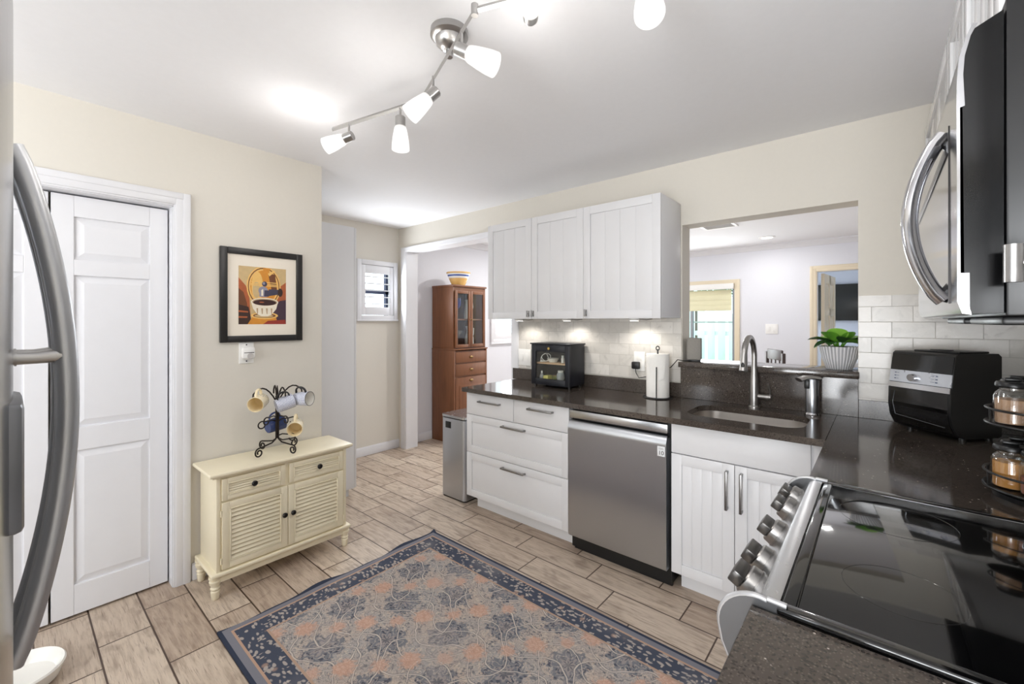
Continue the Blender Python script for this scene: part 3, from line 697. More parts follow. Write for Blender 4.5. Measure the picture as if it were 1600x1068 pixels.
# ------------------------------------------------------------------ counters, sink, bar ledge
def rrect(x0, x1, y0, y1, r, n=8):
    pts = []
    for cx, cy, a in ((x1-r, y0+r, -90), (x1-r, y1-r, 0), (x0+r, y1-r, 90), (x0+r, y0+r, 180)):
        for k in range(n+1):
            q = R(a+90*k/n); pts.append((cx+r*math.cos(q), cy+r*math.sin(q)))
    return pts
t = thing('kitchen_countertop', 'dark brown quartz countertop along the sink wall and round the corner to the stove', 'countertop', (-1.2, 2.5, .884))
SKX0, SKX1, SKY0, SKY1 = -.80, -.262, 2.335, 2.685
m = MB(); m.slab_hole([(-2.368, 2.195), (-.1705, 2.195), (-.1705, WY0-.009), (-2.368, WY0-.009)], rrect(SKX0, SKX1, SKY0, SKY1, .1), .884, CT)
m.build('sink_run', 'quartz', t, ang=30)
MB().box((-.1695, 1.603, .884), (.476, WY0-.009, CT), .0012, seg=1).build('corner_slab', 'quartz', t)
t = thing('stone_upstand', 'dark quartz splash strip standing along the wall behind the counter', 'splashback', (-1.2, WY0-.015, CT))
MB().box((-2.405, WY0-.021, CT+.0003), (-.979, WY0-.009, 1.006), .001, seg=1).build('tile_side_strip', 'quartz', t)
MB().box((-.081, WY0-.021, CT+.0003), (.476, WY0-.009, 1.006), .001, seg=1).build('corner_strip', 'quartz', t)
MB().box((-.978, WY0-.022, CT+.0003), (-.082, WY0-.002, 1.11), .001, seg=1).build('sink_panel', 'quartz', t)
tag(MB().box((-.1695, .1, .884), (.476, .836, CT), .0012, seg=1).build('stove_side_countertop', 'quartz', None, org=(.15, .45, .884)),
    'speckled dark quartz countertop on the near side of the stove', 'countertop')
tag(MB().box((-.982, 2.79, 1.113), (-.078, 3.10, 1.146), .002).build('bar_ledge', 'quartz', None, org=(-.53, 2.95, 1.113)),
    'dark quartz ledge in the pass-through opening behind the faucet', 'ledge')
t = thing('kitchen_sink', 'stainless steel undermount sink basin with rounded corners', 'sink', (-.53, 2.51, .70))
m = MB(); LO = [(rrect(SKX0-.012, SKX1+.012, SKY0-.012, SKY1+.012, .11), .8835), (rrect(SKX0-.002, SKX1+.002, SKY0-.002, SKY1+.002, .1), .883), (rrect(SKX0+.006, SKX1-.006, SKY0+.006, SKY1-.006, .095), .74), (rrect(SKX0+.04, SKX1-.04, SKY0+.04, SKY1-.04, .07), .705)]
RN = [[m.bm.verts.new((x, y, z)) for x, y in lp] for lp, z in LO]
for a, b in zip(RN, RN[1:]):
    for k in range(len(a)): m.bm.faces.new([a[k], a[(k+1) % len(a)], b[(k+1) % len(a)], b[k]])
m.bm.faces.new(RN[-1])
m.build('basin', pm('satin_sink_steel', (196, 190, 184), .35, 1, stretch=(30, 2, 2)), t, ang=60)
MB().lathe([(0, .7062), (.03, .7062), (.042, .709), (.045, .7065), (0, .7055)], (-.53, 2.51, 0)).build('drain', 'chrome', t)

# faucet
t = thing('kitchen_faucet', 'brushed steel gooseneck faucet with pull-down spray head behind the sink', 'faucet', (-.545, 2.775, CT))
x, y = -.545, 2.775; m = MB()
m.lathe([(.0, CT), (.030, CT), (.030, CT+.008), (.027, CT+.012), (.027, CT+.016), (0, CT+.016)], (x, y, 0))
pts = [(x, y, CT+.01+.02*k) for k in range(10)]
m.tube([(x, y, CT+.01), (x, y, CT+.08), (x, y, CT+.16), (x, y, CT+.2), (x, y, CT+.235)], [.0255, .0255, .023, .0185, .0165], 20)
rr = .098; pts = [(x, y, CT+.23), (x, y, CT+.30)]
for k in range(1, 19):
    a = R(180*k/18*.97); pts.append((x-.01*k/18, y-rr+rr*math.cos(a), CT+.30+rr*1.05*math.sin(a)))
m.tube(pts, .0155, 18); m.build('spout', 'nickel', t)
e = Vector(pts[-1]); m = MB(); dn = Vector((-.02, -.16, -1)).normalized()
m.tube([e-dn*.002, e+dn*.04, e+dn*.085, e+dn*.088], [.0165, .019, .0215, .018], 18); h = m.build('spray_head', 'nickel', t)
MB().sphere(e+dn*.055+Vector((0, -.0185, 0)), .010, sc=(.9, .45, 1.6)).build('spray_button', 'black', h)
m = MB(); m.cyl((x+.02, y, CT+.065), (x+.085, y-.005, CT+.065), .0165); m.cyl((x+.066, y-.004, CT+.065), (x+.069, y-.004, CT+.065), .0172)
m.tube([(x+.078, y-.005, CT+.075), (x+.08, y-.02, CT+.11), (x+.073, y-.035, CT+.145)], [.0055, .0045, .006], 10)
m.build('lever_handle', 'nickel', t)

# soap dispenser
t = thing('soap_dispenser', 'automatic steel soap dispenser right of the faucet', 'soap dispenser', (-.268, 2.745, CT))
x, y = -.268, 2.745
MB().lathe([(0, CT), (.036, CT), (.037, CT+.006), (.033, CT+.014), (0, CT+.014)], (x, y, 0)).build('base', 'chrome', t)
MB().lathe([(0, CT+.014), (.030, CT+.014), (.031, CT+.018), (.031, CT+.185), (.028, CT+.19), (0, CT+.19)], (x, y, 0)).build('body', 'steelv', t)
m = MB(); m.tube([(x+.03, y+.014, CT+.192), (x, y, CT+.196), (x-.03, y-.022, CT+.196), (x-.056, y-.04, CT+.184)], .02, 16, flat=(.011, .032, (0, 0, 1))); m.build('spout', 'nickel', t)
MB().box((x-.032, y-.036, CT+.14), (x-.008, y-.022, CT+.184), .005).build('sensor_neck', 'black', t)

# ------------------------------------------------------------------ upper cabinets on the sink wall
FU = faceS(2.522); UZ0, UZ1 = 1.428, 2.166
t = thing('wall_cabinet', 'white two-door wall cabinet beside the dining room opening', 'cabinet', (-1.95, 2.68, UZ0))
MB().box((-2.390, 2.522, UZ0), (-1.51, WY0-.0085, UZ1), .001).build('body', 'cab', t)
def t_knob(F, a, z, d0=.02):
    m = MB(); 
    for z2 in (z-.014, z+.014): fb(m, F, a-.004, a+.004, d0, d0+.006, z2-.008, z2+.008, .001)
    fb(m, F, a-.003, a+.003, d0, d0+.024, z-.004, z+.004); fb(m, F, a-.005, a+.005, d0+.02, d0+.030, z-.024, z+.024, .003); return m
for a0, a1, ka in ((-2.391, -1.9515, -1.972), (-1.9485, -1.511, -1.93)):
    d = panel_front(FU, a0, a1, UZ0-.004, UZ1+.002, .052, .02, 3).build('door', 'cab', t); t_knob(FU, ka, 1.462).build('knob', 'pull', d)
t = thing('wall_cabinet', 'white single-door wall cabinet next to the pass-through opening', 'cabinet', (-1.25, 2.68, UZ0))
MB().box((-1.508, 2.522, UZ0), (-.982, WY0-.0085, UZ1), .001).build('body', 'cab', t)
d = panel_front(FU, -1.509, -.983, UZ0-.004, UZ1+.002, .052, .02, 4).build('door', 'cab', t); t_knob(FU, -1.485, 1.462).build('knob', 'pull', d)
for k, (x, lab) in enumerate(((-2.19, 'small puck light under the wall cabinets, nearest the dining opening'), (-1.74, 'small puck light under the wall cabinets, above the black bread box'), (-1.22, 'small puck light under the wall cabinets, above the paper towels'))):
    t = thing('puck_light', lab, 'light', (x, 2.66, UZ0), group='puck lights under the wall cabinets')
    MB().lathe([(0, UZ0-.0005), (.036, UZ0-.0005), (.037, UZ0-.016), (.033, UZ0-.018), (0, UZ0-.018)], (x, 2.66, 0)).build('housing', 'white', t)
    MB().lathe([(0, UZ0-.0183), (.028, UZ0-.0183), (.026, UZ0-.0195), (0, UZ0-.0195)], (x, 2.66, 0)).build('lens', 'lens', t)
    m = MB(); m.tube([(x+.037, 2.66, UZ0-.008), (x+.08, 2.67, UZ0-.012), (x+.11, 2.69, UZ0-.006)], .003, 6); m.build('cable', 'grey', t)
    light('puck_lamp', 'SPOT', (x, 2.69, UZ0-.03), 2.2, (1, .95, .88), .02, rot=(R(12), 0, 0), spot=R(140))

# ------------------------------------------------------------------ right-hand side: range, microwave, cabinets
t = thing('range_stove', 'stainless steel range with black glass cooktop and five front knobs', 'stove', (.16, 1.22, 0))
RY0, RY1 = .842, 1.600
MB().box((-.115, RY0, .03), (.47, RY1, .905)).build('body', pm('range_side', (60, 60, 62), .4), t)
MB().box((-.108, RY0+.004, .905), (.462, RY1-.004, .921), .003).build('cooktop', 'glasstop', t)
m = MB()   # raised black rim
for a, b in (((-.132, RY0-.004, .912), (.472, RY0+.022, .925)), ((-.132, RY1-.022, .912), (.472, RY1+.004, .925)), ((-.128, RY0, .912), (-.104, RY1, .9245)), ((.45, RY0, .912), (.472, RY1, .93))): m.box(a, b, .004, seg=3)
m.build('cooktop_rim', 'blackgloss', t)
for cx, cy, r in ((.03, 1.04, .085), (.03, 1.41, .11), (.32, 1.04, .11), (.32, 1.41, .085)):
    MB().tube([(cx+r*math.cos(2*math.pi*k/48), cy+r*math.sin(2*math.pi*k/48), .921) for k in range(48)], .0004, 4, closed=True).build('burner_ring', pm('burner_print', (16, 16, 17), .12), t)
m = MB()   # bright strip between glass and control panel, rolled over into the sloping panel
prof = [(-.130, .912), (-.130, .924), (-.150, .925), (-.160, .921), (-.172, .905), (-.214, .835), (-.214, .80), (-.118, .80), (-.118, .912)]
m.prism(prof, lambda u, v, q: (u, q, v), RY0+.012, RY1-.012); m.build('control_panel', 'steelh', t, ang=25)
for ya, yb in ((RY0-.001, RY0+.012), (RY1-.012, RY1+.001)):
    prof = [(-.118, .926), (-.146, .927)]
    for k in range(13):
        a = R(78+118*k/12); prof.append((-.160+.062*math.cos(a), .864+.062*math.sin(a)))
    prof += [(-.216, .828), (-.206, .806), (-.190, .79), (-.118, .79)]
    m = MB(); m.prism(prof, lambda u, v, q: (u, q, v), ya, yb)
    ec = m.build('end_cap', pm('satin_end_cap', (112, 113, 115), .4, .8), t, ang=40)
    MB().tube([(u, (ya+yb)/2, v) for u, v in prof[:-1]], .006, 10).build('edge_roll', pm('end_cap_edge_highlight', (205, 206, 208), .3, .7), ec)  # paler metal puts the highlight along the cap's rounded edge into the colour
nrm = Vector((-.858, 0, .514)); 
for y in (.975, 1.082, 1.245, 1.425, 1.535):
    c = Vector((-.190, y, .874)); m = MB()
    m.cyl(c, c+nrm*.004, .034, .034, 32); m.cyl(c+nrm*.004, c+nrm*.019, .0325, .031, 32); m.cyl(c+nrm*.019, c+nrm*.022, .031, .028, 32)
    k = m.build('knob', 'nickel', t, ang=30)
    q = Matrix(((-.514, 0, -.858), (0, 1, 0), (-.858, 0, .514))).to_3x3()
    MB().box(c+nrm*.033-Vector((.0135, .031, .0115)), c+nrm*.033+Vector((.0135, .031, .0115)), .003, rot=q).build('grip', pm('knob_grip', (112, 110, 108), .3, .85), k)
m = MB(); m.box((-.165, RY0+.01, .21), (-.117, RY1-.01, .78), .006); m.build('oven_door', 'steelh', t)
MB().box((-.168, RY0+.1, .3), (-.1645, RY1-.1, .62), .001).build('oven_window', 'blackgloss', t)
m = MB(); m.tube([(-.165, RY0+.05, .73), (-.205, RY0+.045, .735), (-.215, RY0+.07, .737), (-.22, 1.22, .738), (-.215, RY1-.07, .737), (-.205, RY1-.045, .735), (-.165, RY1-.05, .73)], .013, 14); m.build('oven_handle', 'steelh', t)
MB().box((-.16, RY0+.01, .03), (-.117, RY1-.01, .2), .005).build('storage_drawer', 'steelh', t)
m = MB()
for x in (-.08, .42):
    for y in (RY0+.05, RY1-.05): m.cyl((x, y, 0), (x, y, .03), .018)
m.build('levelling_feet', 'black', t)

t = thing('microwave_oven', 'black over-the-range microwave with a bowed steel handle', 'microwave', (.28, 1.22, 1.41))
MZ0, MZ1 = 1.412, 1.826
MB().box((.125, .842, MZ0), (.474, 1.598, MZ1), .003).build('body', 'black', t)
m = MB()   # front (door and control side) bulging forward, with a rounded top
prof = [(.1235, MZ0+.004), (.094, MZ0+.004), (.088, MZ0+.012), (.086, 1.70), (.084, 1.74), (.087, 1.775), (.094, 1.797), (.1235, 1.812)]
m.prism(prof, lambda u, v, q: (u, q, v), .8425, 1.5975); fr = m.build('front', pm('smooth_black', (9, 9, 10), .12, var=.05, spec=.3), t, ang=50)
m = MB()   # mirror-smooth steel face, thicker at head and foot
prof = [(.0945, MZ0+.002), (.0855, MZ0+.004), (.081, MZ0+.02), (.0805, 1.60), (.0800, 1.70), (.0805, 1.735), (.0825, 1.765), (.089, 1.790), (.0955, 1.806), (.1, 1.804), (.0935, 1.79), (.088, 1.765), (.0865, 1.74), (.0880, 1.70), (.0880, 1.697), (.0835, 1.696), (.0840, 1.471), (.0925, 1.4705), (.0925, MZ0+.012)]
m.prism(prof, lambda u, v, q: (u, q, v), .841, 1.599); m.build('steel_face', pm('smooth_steel', (158, 158, 160), .14, 1, var=.01), t, ang=50)
MB().box((.0790, .921, MZ0+.02), (.0815, .9225, 1.70)).build('door_seam', 'darkknob', t)
MB().box((.0785, .93, 1.662), (.0815, 1.58, 1.680), .001).build('handle_reflection', pm('reflection_grey', (92, 92, 94), .3, .8), t)  # dark strip standing in for the handle's reflection in the steel face
m = MB(); pts = []
for k in range(25):
    u = k/24; s_ = math.sin(math.pi*u)**.75
    pts.append((.078-.040*s_, .965, 1.438+.262*u))
m.tube(pts, .01, 12, flat=(.011, .014, (-1, 0, 0))); m.build('handle', 'chrome', t)
m = MB()
for z, z2 in ((1.438, 1.462), (1.70, 1.675)): m = MB(); m.tube([(.074, .965, z), (.08, .965, (z+z2)/2), (.088, .965, z2)], .008, 10); m.build('handle_mount', 'black', t)
m = MB(); m.box((.13, .9, MZ0-.012), (.45, 1.18, MZ0), .004); m.box((.13, 1.26, MZ0-.012), (.45, 1.54, MZ0), .004); m.build('grease_filter', 'black', t)

UX = .187
def right_cab(name, lab, y0, y1, z0, parts):
    t = thing(name, lab, 'cabinet', (.33, (y0+y1)/2, z0))
    MB().box((UX, y0, z0), (.476, y1, 2.31), .001).build('body', 'cabgloss', t)
    MB().box((UX+.004, y0, 2.311), (.476, y1, H-.001), .001).build('top_filler', 'trim', t)
    for a0, a1, b0, b1 in parts:
        d = panel_front(faceW(UX), a0, a1, b0, b1, .05, .022, 3, flat=False).build('door', 'cabgloss', t)
    return t
right_cab('corner_wall_cabinet', 'tall glossy white wall cabinet in the corner beyond the microwave', 1.604, WY0-.010, 1.42,
    ((1.606, 1.925, 1.418, 1.925), (1.929, WY0-.012, 1.418, 1.925), (1.606, 1.925, 1.93, 2.308), (1.929, WY0-.012, 1.93, 2.308)))
right_cab('over_microwave_cabinet', 'glossy white wall cabinet directly above the microwave', .842, 1.60, 1.83, ((.844, 1.219, 1.832, 2.308), (1.223, 1.598, 1.832, 2.308)))
t = right_cab('near_wall_cabinet', 'white wall cabinet on the near side of the microwave, its steel bar knob showing', .30, .838, 1.42, ((.302, .836, 1.418, 2.308),))
m = MB(); m.cyl((.124, .795, 1.453), (.124, .795, 1.499), .0085, n=20); m.cyl((.124, .795, 1.476), (.1645, .795, 1.476), .004); m.build('knob', 'nickel', t)

# ------------------------------------------------------------------ fridge at the left edge
t = thing('refrigerator', 'stainless steel french door refrigerator with bowed door handles, at the left edge', 'refrigerator', (-1.15, -.4, 0))
MB().box((-1.60, -.80, .03), (-.70, -.075, 1.84), .004).build('body', pm('fridge_case', (84, 85, 88), .4, .3), t)
def bow(x0, x1, z0, z1, crest, edge=.028, th=.06, n=14):
    m = MB(); poly = []
    for k in range(n+1):
        u = k/n; poly.append((x0+(x1-x0)*u, crest-edge*(2*u-1)**2))
    poly += [(x1, -.072), (x0, -.072)]
    m.prism(poly, lambda u, v, q: (u, v, q), z0, z1); return m
bow(-1.598, -1.153, .80, 1.838, .0045).build('door', 'steelf', t, ang=50)
dr = bow(-1.147, -.702, .80, 1.838, .0045); dr = dr.build('door', 'steelf', t, ang=50)
bow(-1.598, -.702, .06, .79, .004).build('freezer_drawer', 'steelf', t, ang=50)
def bowed(x, b):
    pts = []
    for k in range(33):
        u = k/32; z = .83+.868*u; pts.append((x, b+.066*math.sin(math.pi*min(1, max(0, u)))**.8, z))
    return pts
for x in (-1.195, -1.10):
    m = MB(); m.tube(bowed(x, .002), .012, 14, flat=(.013, .016, (1, 0, 0)))
    m.tube([(x, -.015, 1.692), (x, .004, 1.697)], .012, 10); m.tube([(x, -.015, .836), (x, .004, .832)], .012, 10)
    h = m.build('handle', pm('fridge_handle_steel', (186, 187, 189), .38, 1, var=.01), t, ang=60)
    m = MB(); m.tube([(x, -.02, 1.343), (x, .004, 1.343), (x, .03, 1.343), (x, .062, 1.346)], [.0135, .011, .0105, .0125], 14); m.cyl((x, .006, 1.343), (x, .009, 1.343), .0128); m.build('handle_post', 'nickel', h)
m = MB(); m.box((-1.0, -.03, 1.13), (-.84, .0135, 1.30), .008); m.build('dispenser', pm('dispenser_grey', (120, 121, 124), .35, .7), t)
m = MB()
for x in (-1.55, -.75):
    for y in (-.74, -.14): m.cyl((x, y, 0), (x, y, .03), .02)
m.build('levelling_feet', 'black', t)

# white lidded bin at the bottom left corner
t = thing('pet_bowl', 'round white bowl on the floor by the fridge handle', 'bowl', (-2.53, .02, 0))
MB().lathe([(0, .002), (.11, .002), (.12, .006), (.135, .05), (.13, .056), (.122, .05), (.105, .014), (0, .012)], (-2.53, .02, 0), 40).build('dish', 'ceramic', t)
MB().lathe([(0, 0), (.112, 0), (.114, .0022), (0, .0022)], (-2.53, .02, 0), 40).build('rubber_base', 'grey', t)

# ------------------------------------------------------------------ sideboard
SX = -2.545; SY0, SY1 = .668, 1.385
t = thing('sideboard', 'cream louvered sideboard with two drawers, two doors and turned legs', 'sideboard', (-2.69, 1.025, 0))
MB().box((-2.815, SY0+.012, .135), (SX, SY1-.012, .612), .002).build('body', 'cream', t)
m = MB(); m.box((-2.828, SY0-.022, .622), (SX+.030, SY1+.022, .640), .006, seg=3); m.box((-2.82, SY0-.008, .612), (SX+.016, SY1+.008, .623), .003); m.build('top', 'cream', t)
m = MB(); m.box((-2.828, SY0-.012, .118), (SX+.024, SY1+.012, .136), .006, seg=3); m.box((-2.82, SY0+.012, .082), (SX+.006, SY1-.012, .119), .003); m.build('base_moulding', 'cream', t)
m = MB()
for y0, y1 in ((SY0+.012, SY0+.03), (SY1-.03, SY1-.012)): MB().box((SX-.002, y0, .136), (SX+.006, y1, .612), .002).build('corner_post', 'cream', t)
FE = faceE(SX)
def louver(a0, a1, z0, z1, fr, n):
    m = MB(); T = .014
    fb(m, FE, a0, a0+fr, 0, T, z0, z1, .002); fb(m, FE, a1-fr, a1, 0, T, z0, z1, .002); fb(m, FE, a0+fr, a1-fr, 0, T, z1-fr, z1, .002); fb(m, FE, a0+fr, a1-fr, 0, T, z0, z0+fr, .002)
    fb(m, FE, a0+fr, a1-fr, 0, .002, z0+fr, z1-fr); g = .006
    for a, b in ((a0+fr, a0+fr+g), (a1-fr-g, a1-fr)): fb(m, FE, a, b, 0, T+.003, z0+fr, z1-fr, .002)
    for a, b in ((z0+fr, z0+fr+g), (z1-fr-g, z1-fr)): fb(m, FE, a0+fr, a1-fr, 0, T+.003, a, b, .002)
    h = (z1-z0-2*fr-2*g)/n; rot = Matrix.Rotation(R(-30), 3, 'Y')
    for k in range(n):
        zc = z0+fr+g+(k+.5)*h; m.box((SX+.0082-.0018, a0+fr+g, zc-h*.50), (SX+.0082+.0018, a1-fr-g, zc+h*.50), .001, rot=rot)
    return m
def knob(x, y, z, r=.014):
    m = MB(); q = Matrix.Rotation(R(90), 3, 'Y')
    m.lathe([(0, 0), (.006, 0), (.006, .012), (r, .016), (r*1.05, .022), (r*.7, .028), (0, .03)], (x, y, z), 20, mtx=q); return m
for a0, a1, ky in ((.703, 1.008, .848), (1.030, 1.350, 1.197)):
    d = louver(a0, a1, .494, .604, .024, 4).build('drawer', 'cream', t); knob(SX+.011, ky, .549).build('knob', 'darkknob', d)
for a0, a1, ky in ((.703, 1.0215, 1.000), (1.0245, 1.350, 1.046)):
    d = louver(a0, a1, .145, .483, .034, 12).build('door', 'cream', t); knob(SX+.012, ky, .327, .013).build('knob', 'darkknob', d)
    ye = a0-.004 if a0 < .9 else a1+.004
    for z in (.19, .43): MB().cyl((SX+.012, ye, z-.016), (SX+.012, ye, z+.016), .0035, n=10).build('hinge', 'cream', d)
LEG = [(0, 0), (.013, 0), (.0165, .004), (.0195, .03), (.021, .042), (.016, .047), (.022, .055), (.022, .060), (.017, .066), (.0255, .082), (.0275, .094), (.02, .1), (.0285, .108), (.0285, .119), (0, .119)]
for x in (SX-.012, -2.80):
    for y in (SY0+.012, SY1-.012): MB().lathe(LEG, (x, y, 0), 20).build('leg', 'cream', t)

# mug tree
MX, MY, MZ = -2.675, 1.02, .640
t = thing('mug_rack', 'dark wrought iron mug tree with scroll feet on the cream sideboard', 'mug rack', (MX, MY, MZ))
m = MB(); m.tube([(MX, MY, MZ+.085), (MX, MY, MZ+.32)], .0075, 10); m.tube([(MX, MY, MZ+.31), (MX, MY, MZ+.355), (MX, MY, MZ+.392)], [.009, .007, .0025], 10)
for k in range(4):
    a = R(45+90*k); m.tube([(MX+.008*math.cos(a), MY+.008*math.sin(a), MZ+.09), (MX+.008*math.cos(a), MY+.008*math.sin(a), MZ+.33)], .003, 8)
m.build('pole', 'blackiron', t)
def spiral(c, r0, turns, a0, dirv, upv=(0, 0, 1), n=26, r1=.008):
    c = Vector(c); d = Vector(dirv); u = Vector(upv)
    return [c + (d*math.cos(a0+turns*2*math.pi*k/n)+u*math.sin(a0+turns*2*math.pi*k/n))*(r0+(r1-r0)*k/n) for k in range(n+1)]
for k in range(4):
    a = R(20+90*k); d = Vector((math.cos(a), math.sin(a), 0)); P0 = Vector((MX, MY, MZ))
    pts = [P0+d*.006+Vector((0, 0, .105)), P0+d*.01+Vector((0, 0, .082)), P0+d*.035+Vector((0, 0, .066)), P0+d*.08+Vector((0, 0, .060)), P0+d*.115+Vector((0, 0, .0565))]
    pts += spiral(P0+d*.118+Vector((0, 0, .0305)), .026, -1.35, R(85), d)
    MB().tube(pts, .0042, 8).build('foot', 'blackiron', t)
for k, a in enumerate((80, -85, 8, 172)):
    a = R(a); d = Vector((math.cos(a), math.sin(a), 0)); P0 = Vector((MX, MY, MZ)); L = 1 if k < 2 else .62
    pts = [P0+d*.006+Vector((0, 0, .30))] + [P0+d*(.006+.125*L*u)+Vector((0, 0, .30+.085*math.sin(math.pi*(u*.78))**.9)) for u in (.15, .3, .45, .6, .75, .88, 1)]
    pts += [P0+d*(.006+.127*L)+Vector((0, 0, .335))]
    MB().tube(pts, .0042, 8).build('arm', 'blackiron', t)
for k, (a, z) in enumerate(((80, .175), (-85, .175), (10, .20), (40, .09), (-60, .2))):
    a = R(a); d = Vector((math.cos(a), math.sin(a), 0)); P0 = Vector((MX, MY, MZ+z))
    pts = [P0+d*.006+Vector((0, 0, .01)), P0+d*.03+Vector((0, 0, .02)), P0+d*.06+Vector((0, 0, .018))] + spiral(P0+d*.085+Vector((0, 0, .0)), .022, -.75, R(100), d, r1=.016)
    MB().tube(pts, .0038, 8).build('hook', 'blackiron', t)
def mug(label, body, inner, loc, dirv, hup=(0, 0, 1), handle=None, rim=None, r=.041, h=.094):
    d = Vector(dirv).normalized(); u = Vector(hup); u = (u-d*u.dot(d)).normalized(); s = u.cross(d)
    t = thing('mug', label, 'mug', (0, 0, 0))
    rot = Matrix((s, u, d)).transposed()
    t.rotation_euler = rot.to_euler(); t.location = Vector(loc) - rot @ Vector((0, 0, h))
    MB().lathe([(0, 0), (r*.86, 0), (r*.92, .004), (r, .05), (r*1.02, h)], n=32).build('body', body, t, local=True)
    MB().lathe([(r*1.02, h), (r*.98, h+.0008), (r*.94, h-.002), (r*.92, .05), (r*.84, .008), (0, .006)], n=32).build('inside', inner, t, local=True)
    if rim: MB().tube([(r*1.0*math.cos(2*math.pi*k/32), r*1.0*math.sin(2*math.pi*k/32), h) for k in range(32)], .0016, 6, closed=True).build('rim', rim, t, local=True)
    pts = [(0, r*.97+.034*math.sin(math.pi*k/12)**.8, h*.5+.032*math.cos(math.pi*k/12)) for k in range(13)]
    MB().tube(pts, .0055, 10, flat=(.0075, .0045, (1, 0, 0))).build('handle', handle or body, t, local=True)
    return t
mug('cream mug with blue print hanging left of the mug tree', 'mugcream', 'creamceramic', (-2.60, .878, .948), (.72, -.62, -.12), handle='creamceramic')
mug('pale blue dotted mug lying across the middle of the mug tree', 'mugdots', 'ceramic', (-2.615, 1.085, .945), (.12, .95, .28), (.3, -.2, 1), handle='black')
mug('pale blue mug with white inside and black handle, upper right on the mug tree', 'mugdots', 'ceramic', (-2.55, 1.152, .952), (.80, .42, .05), (-.3, -.5, 1), handle='black', rim='navy')
mug('dark blue striped mug hanging behind the pole of the mug tree', 'mugstripe', 'navy', (-2.735, 1.075, .80), (-.15, .95, .12), (.1, 0, 1))
mug('cream mug with blue print hanging lower right on the mug tree', 'mugcream', 'creamceramic', (-2.565, 1.072, .782), (.76, -.45, -.10), handle='creamceramic')

# framed coffee picture
t = thing('framed_picture', 'black framed coffee cup print with a cream mat on the beige wall', 'picture', (WX, 1.0, 1.56))
Y0, Y1, Z0, Z1 = .774, 1.229, 1.285, 1.833; f = .037; FP = faceE(WX)
m = MB()
for a, b, c, d in ((Y0, Y0+f, Z0, Z1), (Y1-f, Y1, Z0, Z1), (Y0+f, Y1-f, Z1-f, Z1), (Y0+f, Y1-f, Z0, Z0+f)): fb(m, FP, a, b, .001, .022, c, d, .003)
m.build('frame', 'frame', t)
MB().box(FP(Y0+f-.002, .003, Z0+f-.002), FP(Y1-f+.002, .010, Z1-f+.002)).build('mat_board', 'mat', t)
cols = {'tan': (204, 176, 128), 'amber': (214, 142, 48), 'gold': (236, 190, 110), 'brown': (112, 66, 36), 'dark': (58, 36, 28), 'cup': (238, 228, 208), 'shadow': (186, 158, 122), 'coffee': (56, 26, 22), 'steel': (146, 144, 160), 'dsteel': (66, 62, 82), 'rust': (172, 92, 52), 'plum': (70, 48, 62), 'red': (150, 52, 40)}
KEYS = list(cols); mats = [pm('print_'+k, v, .55, var=.07, scale=40) for k, v in cols.items()]
m = MB(); A0, A1, B0, B1 = .868, 1.131, 1.389, 1.731; lay = [0]
def poly(col, pts):
    lay[0] += 1
    m.quad([FP(A0+(A1-A0)*min(1, max(0, u)), .0102+.00005*lay[0], B0+(B1-B0)*min(1, max(0, v))) for u, v in pts], KEYS.index(col))
def ell(col, cu, cv, ru, rv, a0=0, a1=360, n=28): poly(col, [(cu+ru*math.cos(R(a0+(a1-a0)*k/n)), cv+rv*math.sin(R(a0+(a1-a0)*k/n))) for k in range(n+(a1-a0 < 360))])
poly('tan', [(0, 0), (1, 0), (1, 1), (0, 1)])
poly('rust', [(0, 0), (.25, 0), (.22, .45), (.15, .66), (0, .8)]); poly('brown', [(0, 0), (.2, 0), (.17, .36), (.1, .55), (0, .62)])
poly('rust', [(1, .1), (1, .76), (.84, .66), (.74, .4), (.8, .1)]); poly('plum', [(1, 0), (1, .44), (.86, .42), (.7, .3), (.6, 0)])
for c, ru in (('gold', .36), ('brown', .335), ('gold', .315), ('amber', .285)): ell(c, .52, .66, ru, .34*ru/.36+.02)
poly('brown', [(.6, .92), (.76, .88), (.8, .6), (.68, .6)]); ell('gold', .38, .66, .12, .26); ell('tan', .36, .6, .08, .14)
poly('amber', [(.5, .99), (.66, .99), (.56, .8), (.5, .86)]); poly('gold', [(.6, .9), (.74, .96), (.76, .94), (.63, .85)])
for z in (.675, .70, .735): poly('gold', [(.24, z), (.82, z-.01), (.82, z+.006), (.24, z+.016)])
poly('dsteel', [(.62, .5), (.82, .53), (.85, .62), (.62, .62)]); ell('dark', .87, .57, .055, .075); ell('steel', .5, .59, .1, .075); poly('steel', [(.42, .48), (.58, .48), (.62, .6), (.42, .6)])
poly('dsteel', [(.52, .49), (.62, .49), (.63, .6), (.53, .6)]); ell('dsteel', .53, .71, .055, .045); ell('steel', .515, .72, .025, .025); poly('cup', [(.46, .5), (.5, .5), (.5, .62), (.46, .6)])
poly('dark', [(0, 0), (.26, 0), (.24, .14), (.2, .3), (0, .34)]); poly('rust', [(.0, .21), (.19, .2), (.19, .225), (0, .24)]); poly('rust', [(.0, .11), (.17, .11), (.18, .135), (0, .14)])
poly('amber', [(.18, 0), (.82, 0), (.76, .16), (.3, .16)]); ell('gold', .53, .15, .29, .06); ell('brown', .53, .15, .24, .04); ell('tan', .52, .145, .2, .026)
poly('red', [(.5, 0), (1, 0), (.98, .08), (.6, .06)])
poly('cup', [(.25, .38), (.82, .4), (.78, .27), (.68, .17), (.6, .14), (.46, .14), (.37, .18), (.29, .27)])
for u in (.37, .47, .57, .67): poly('shadow', [(u-.012, .28), (u+.025, .28), (u+.02, .18), (u, .18)])
ell('cup', .535, .39, .29, .075); ell('shadow', .535, .388, .265, .062); ell('coffee', .535, .382, .245, .052); ell('rust', .47, .385, .05, .01)
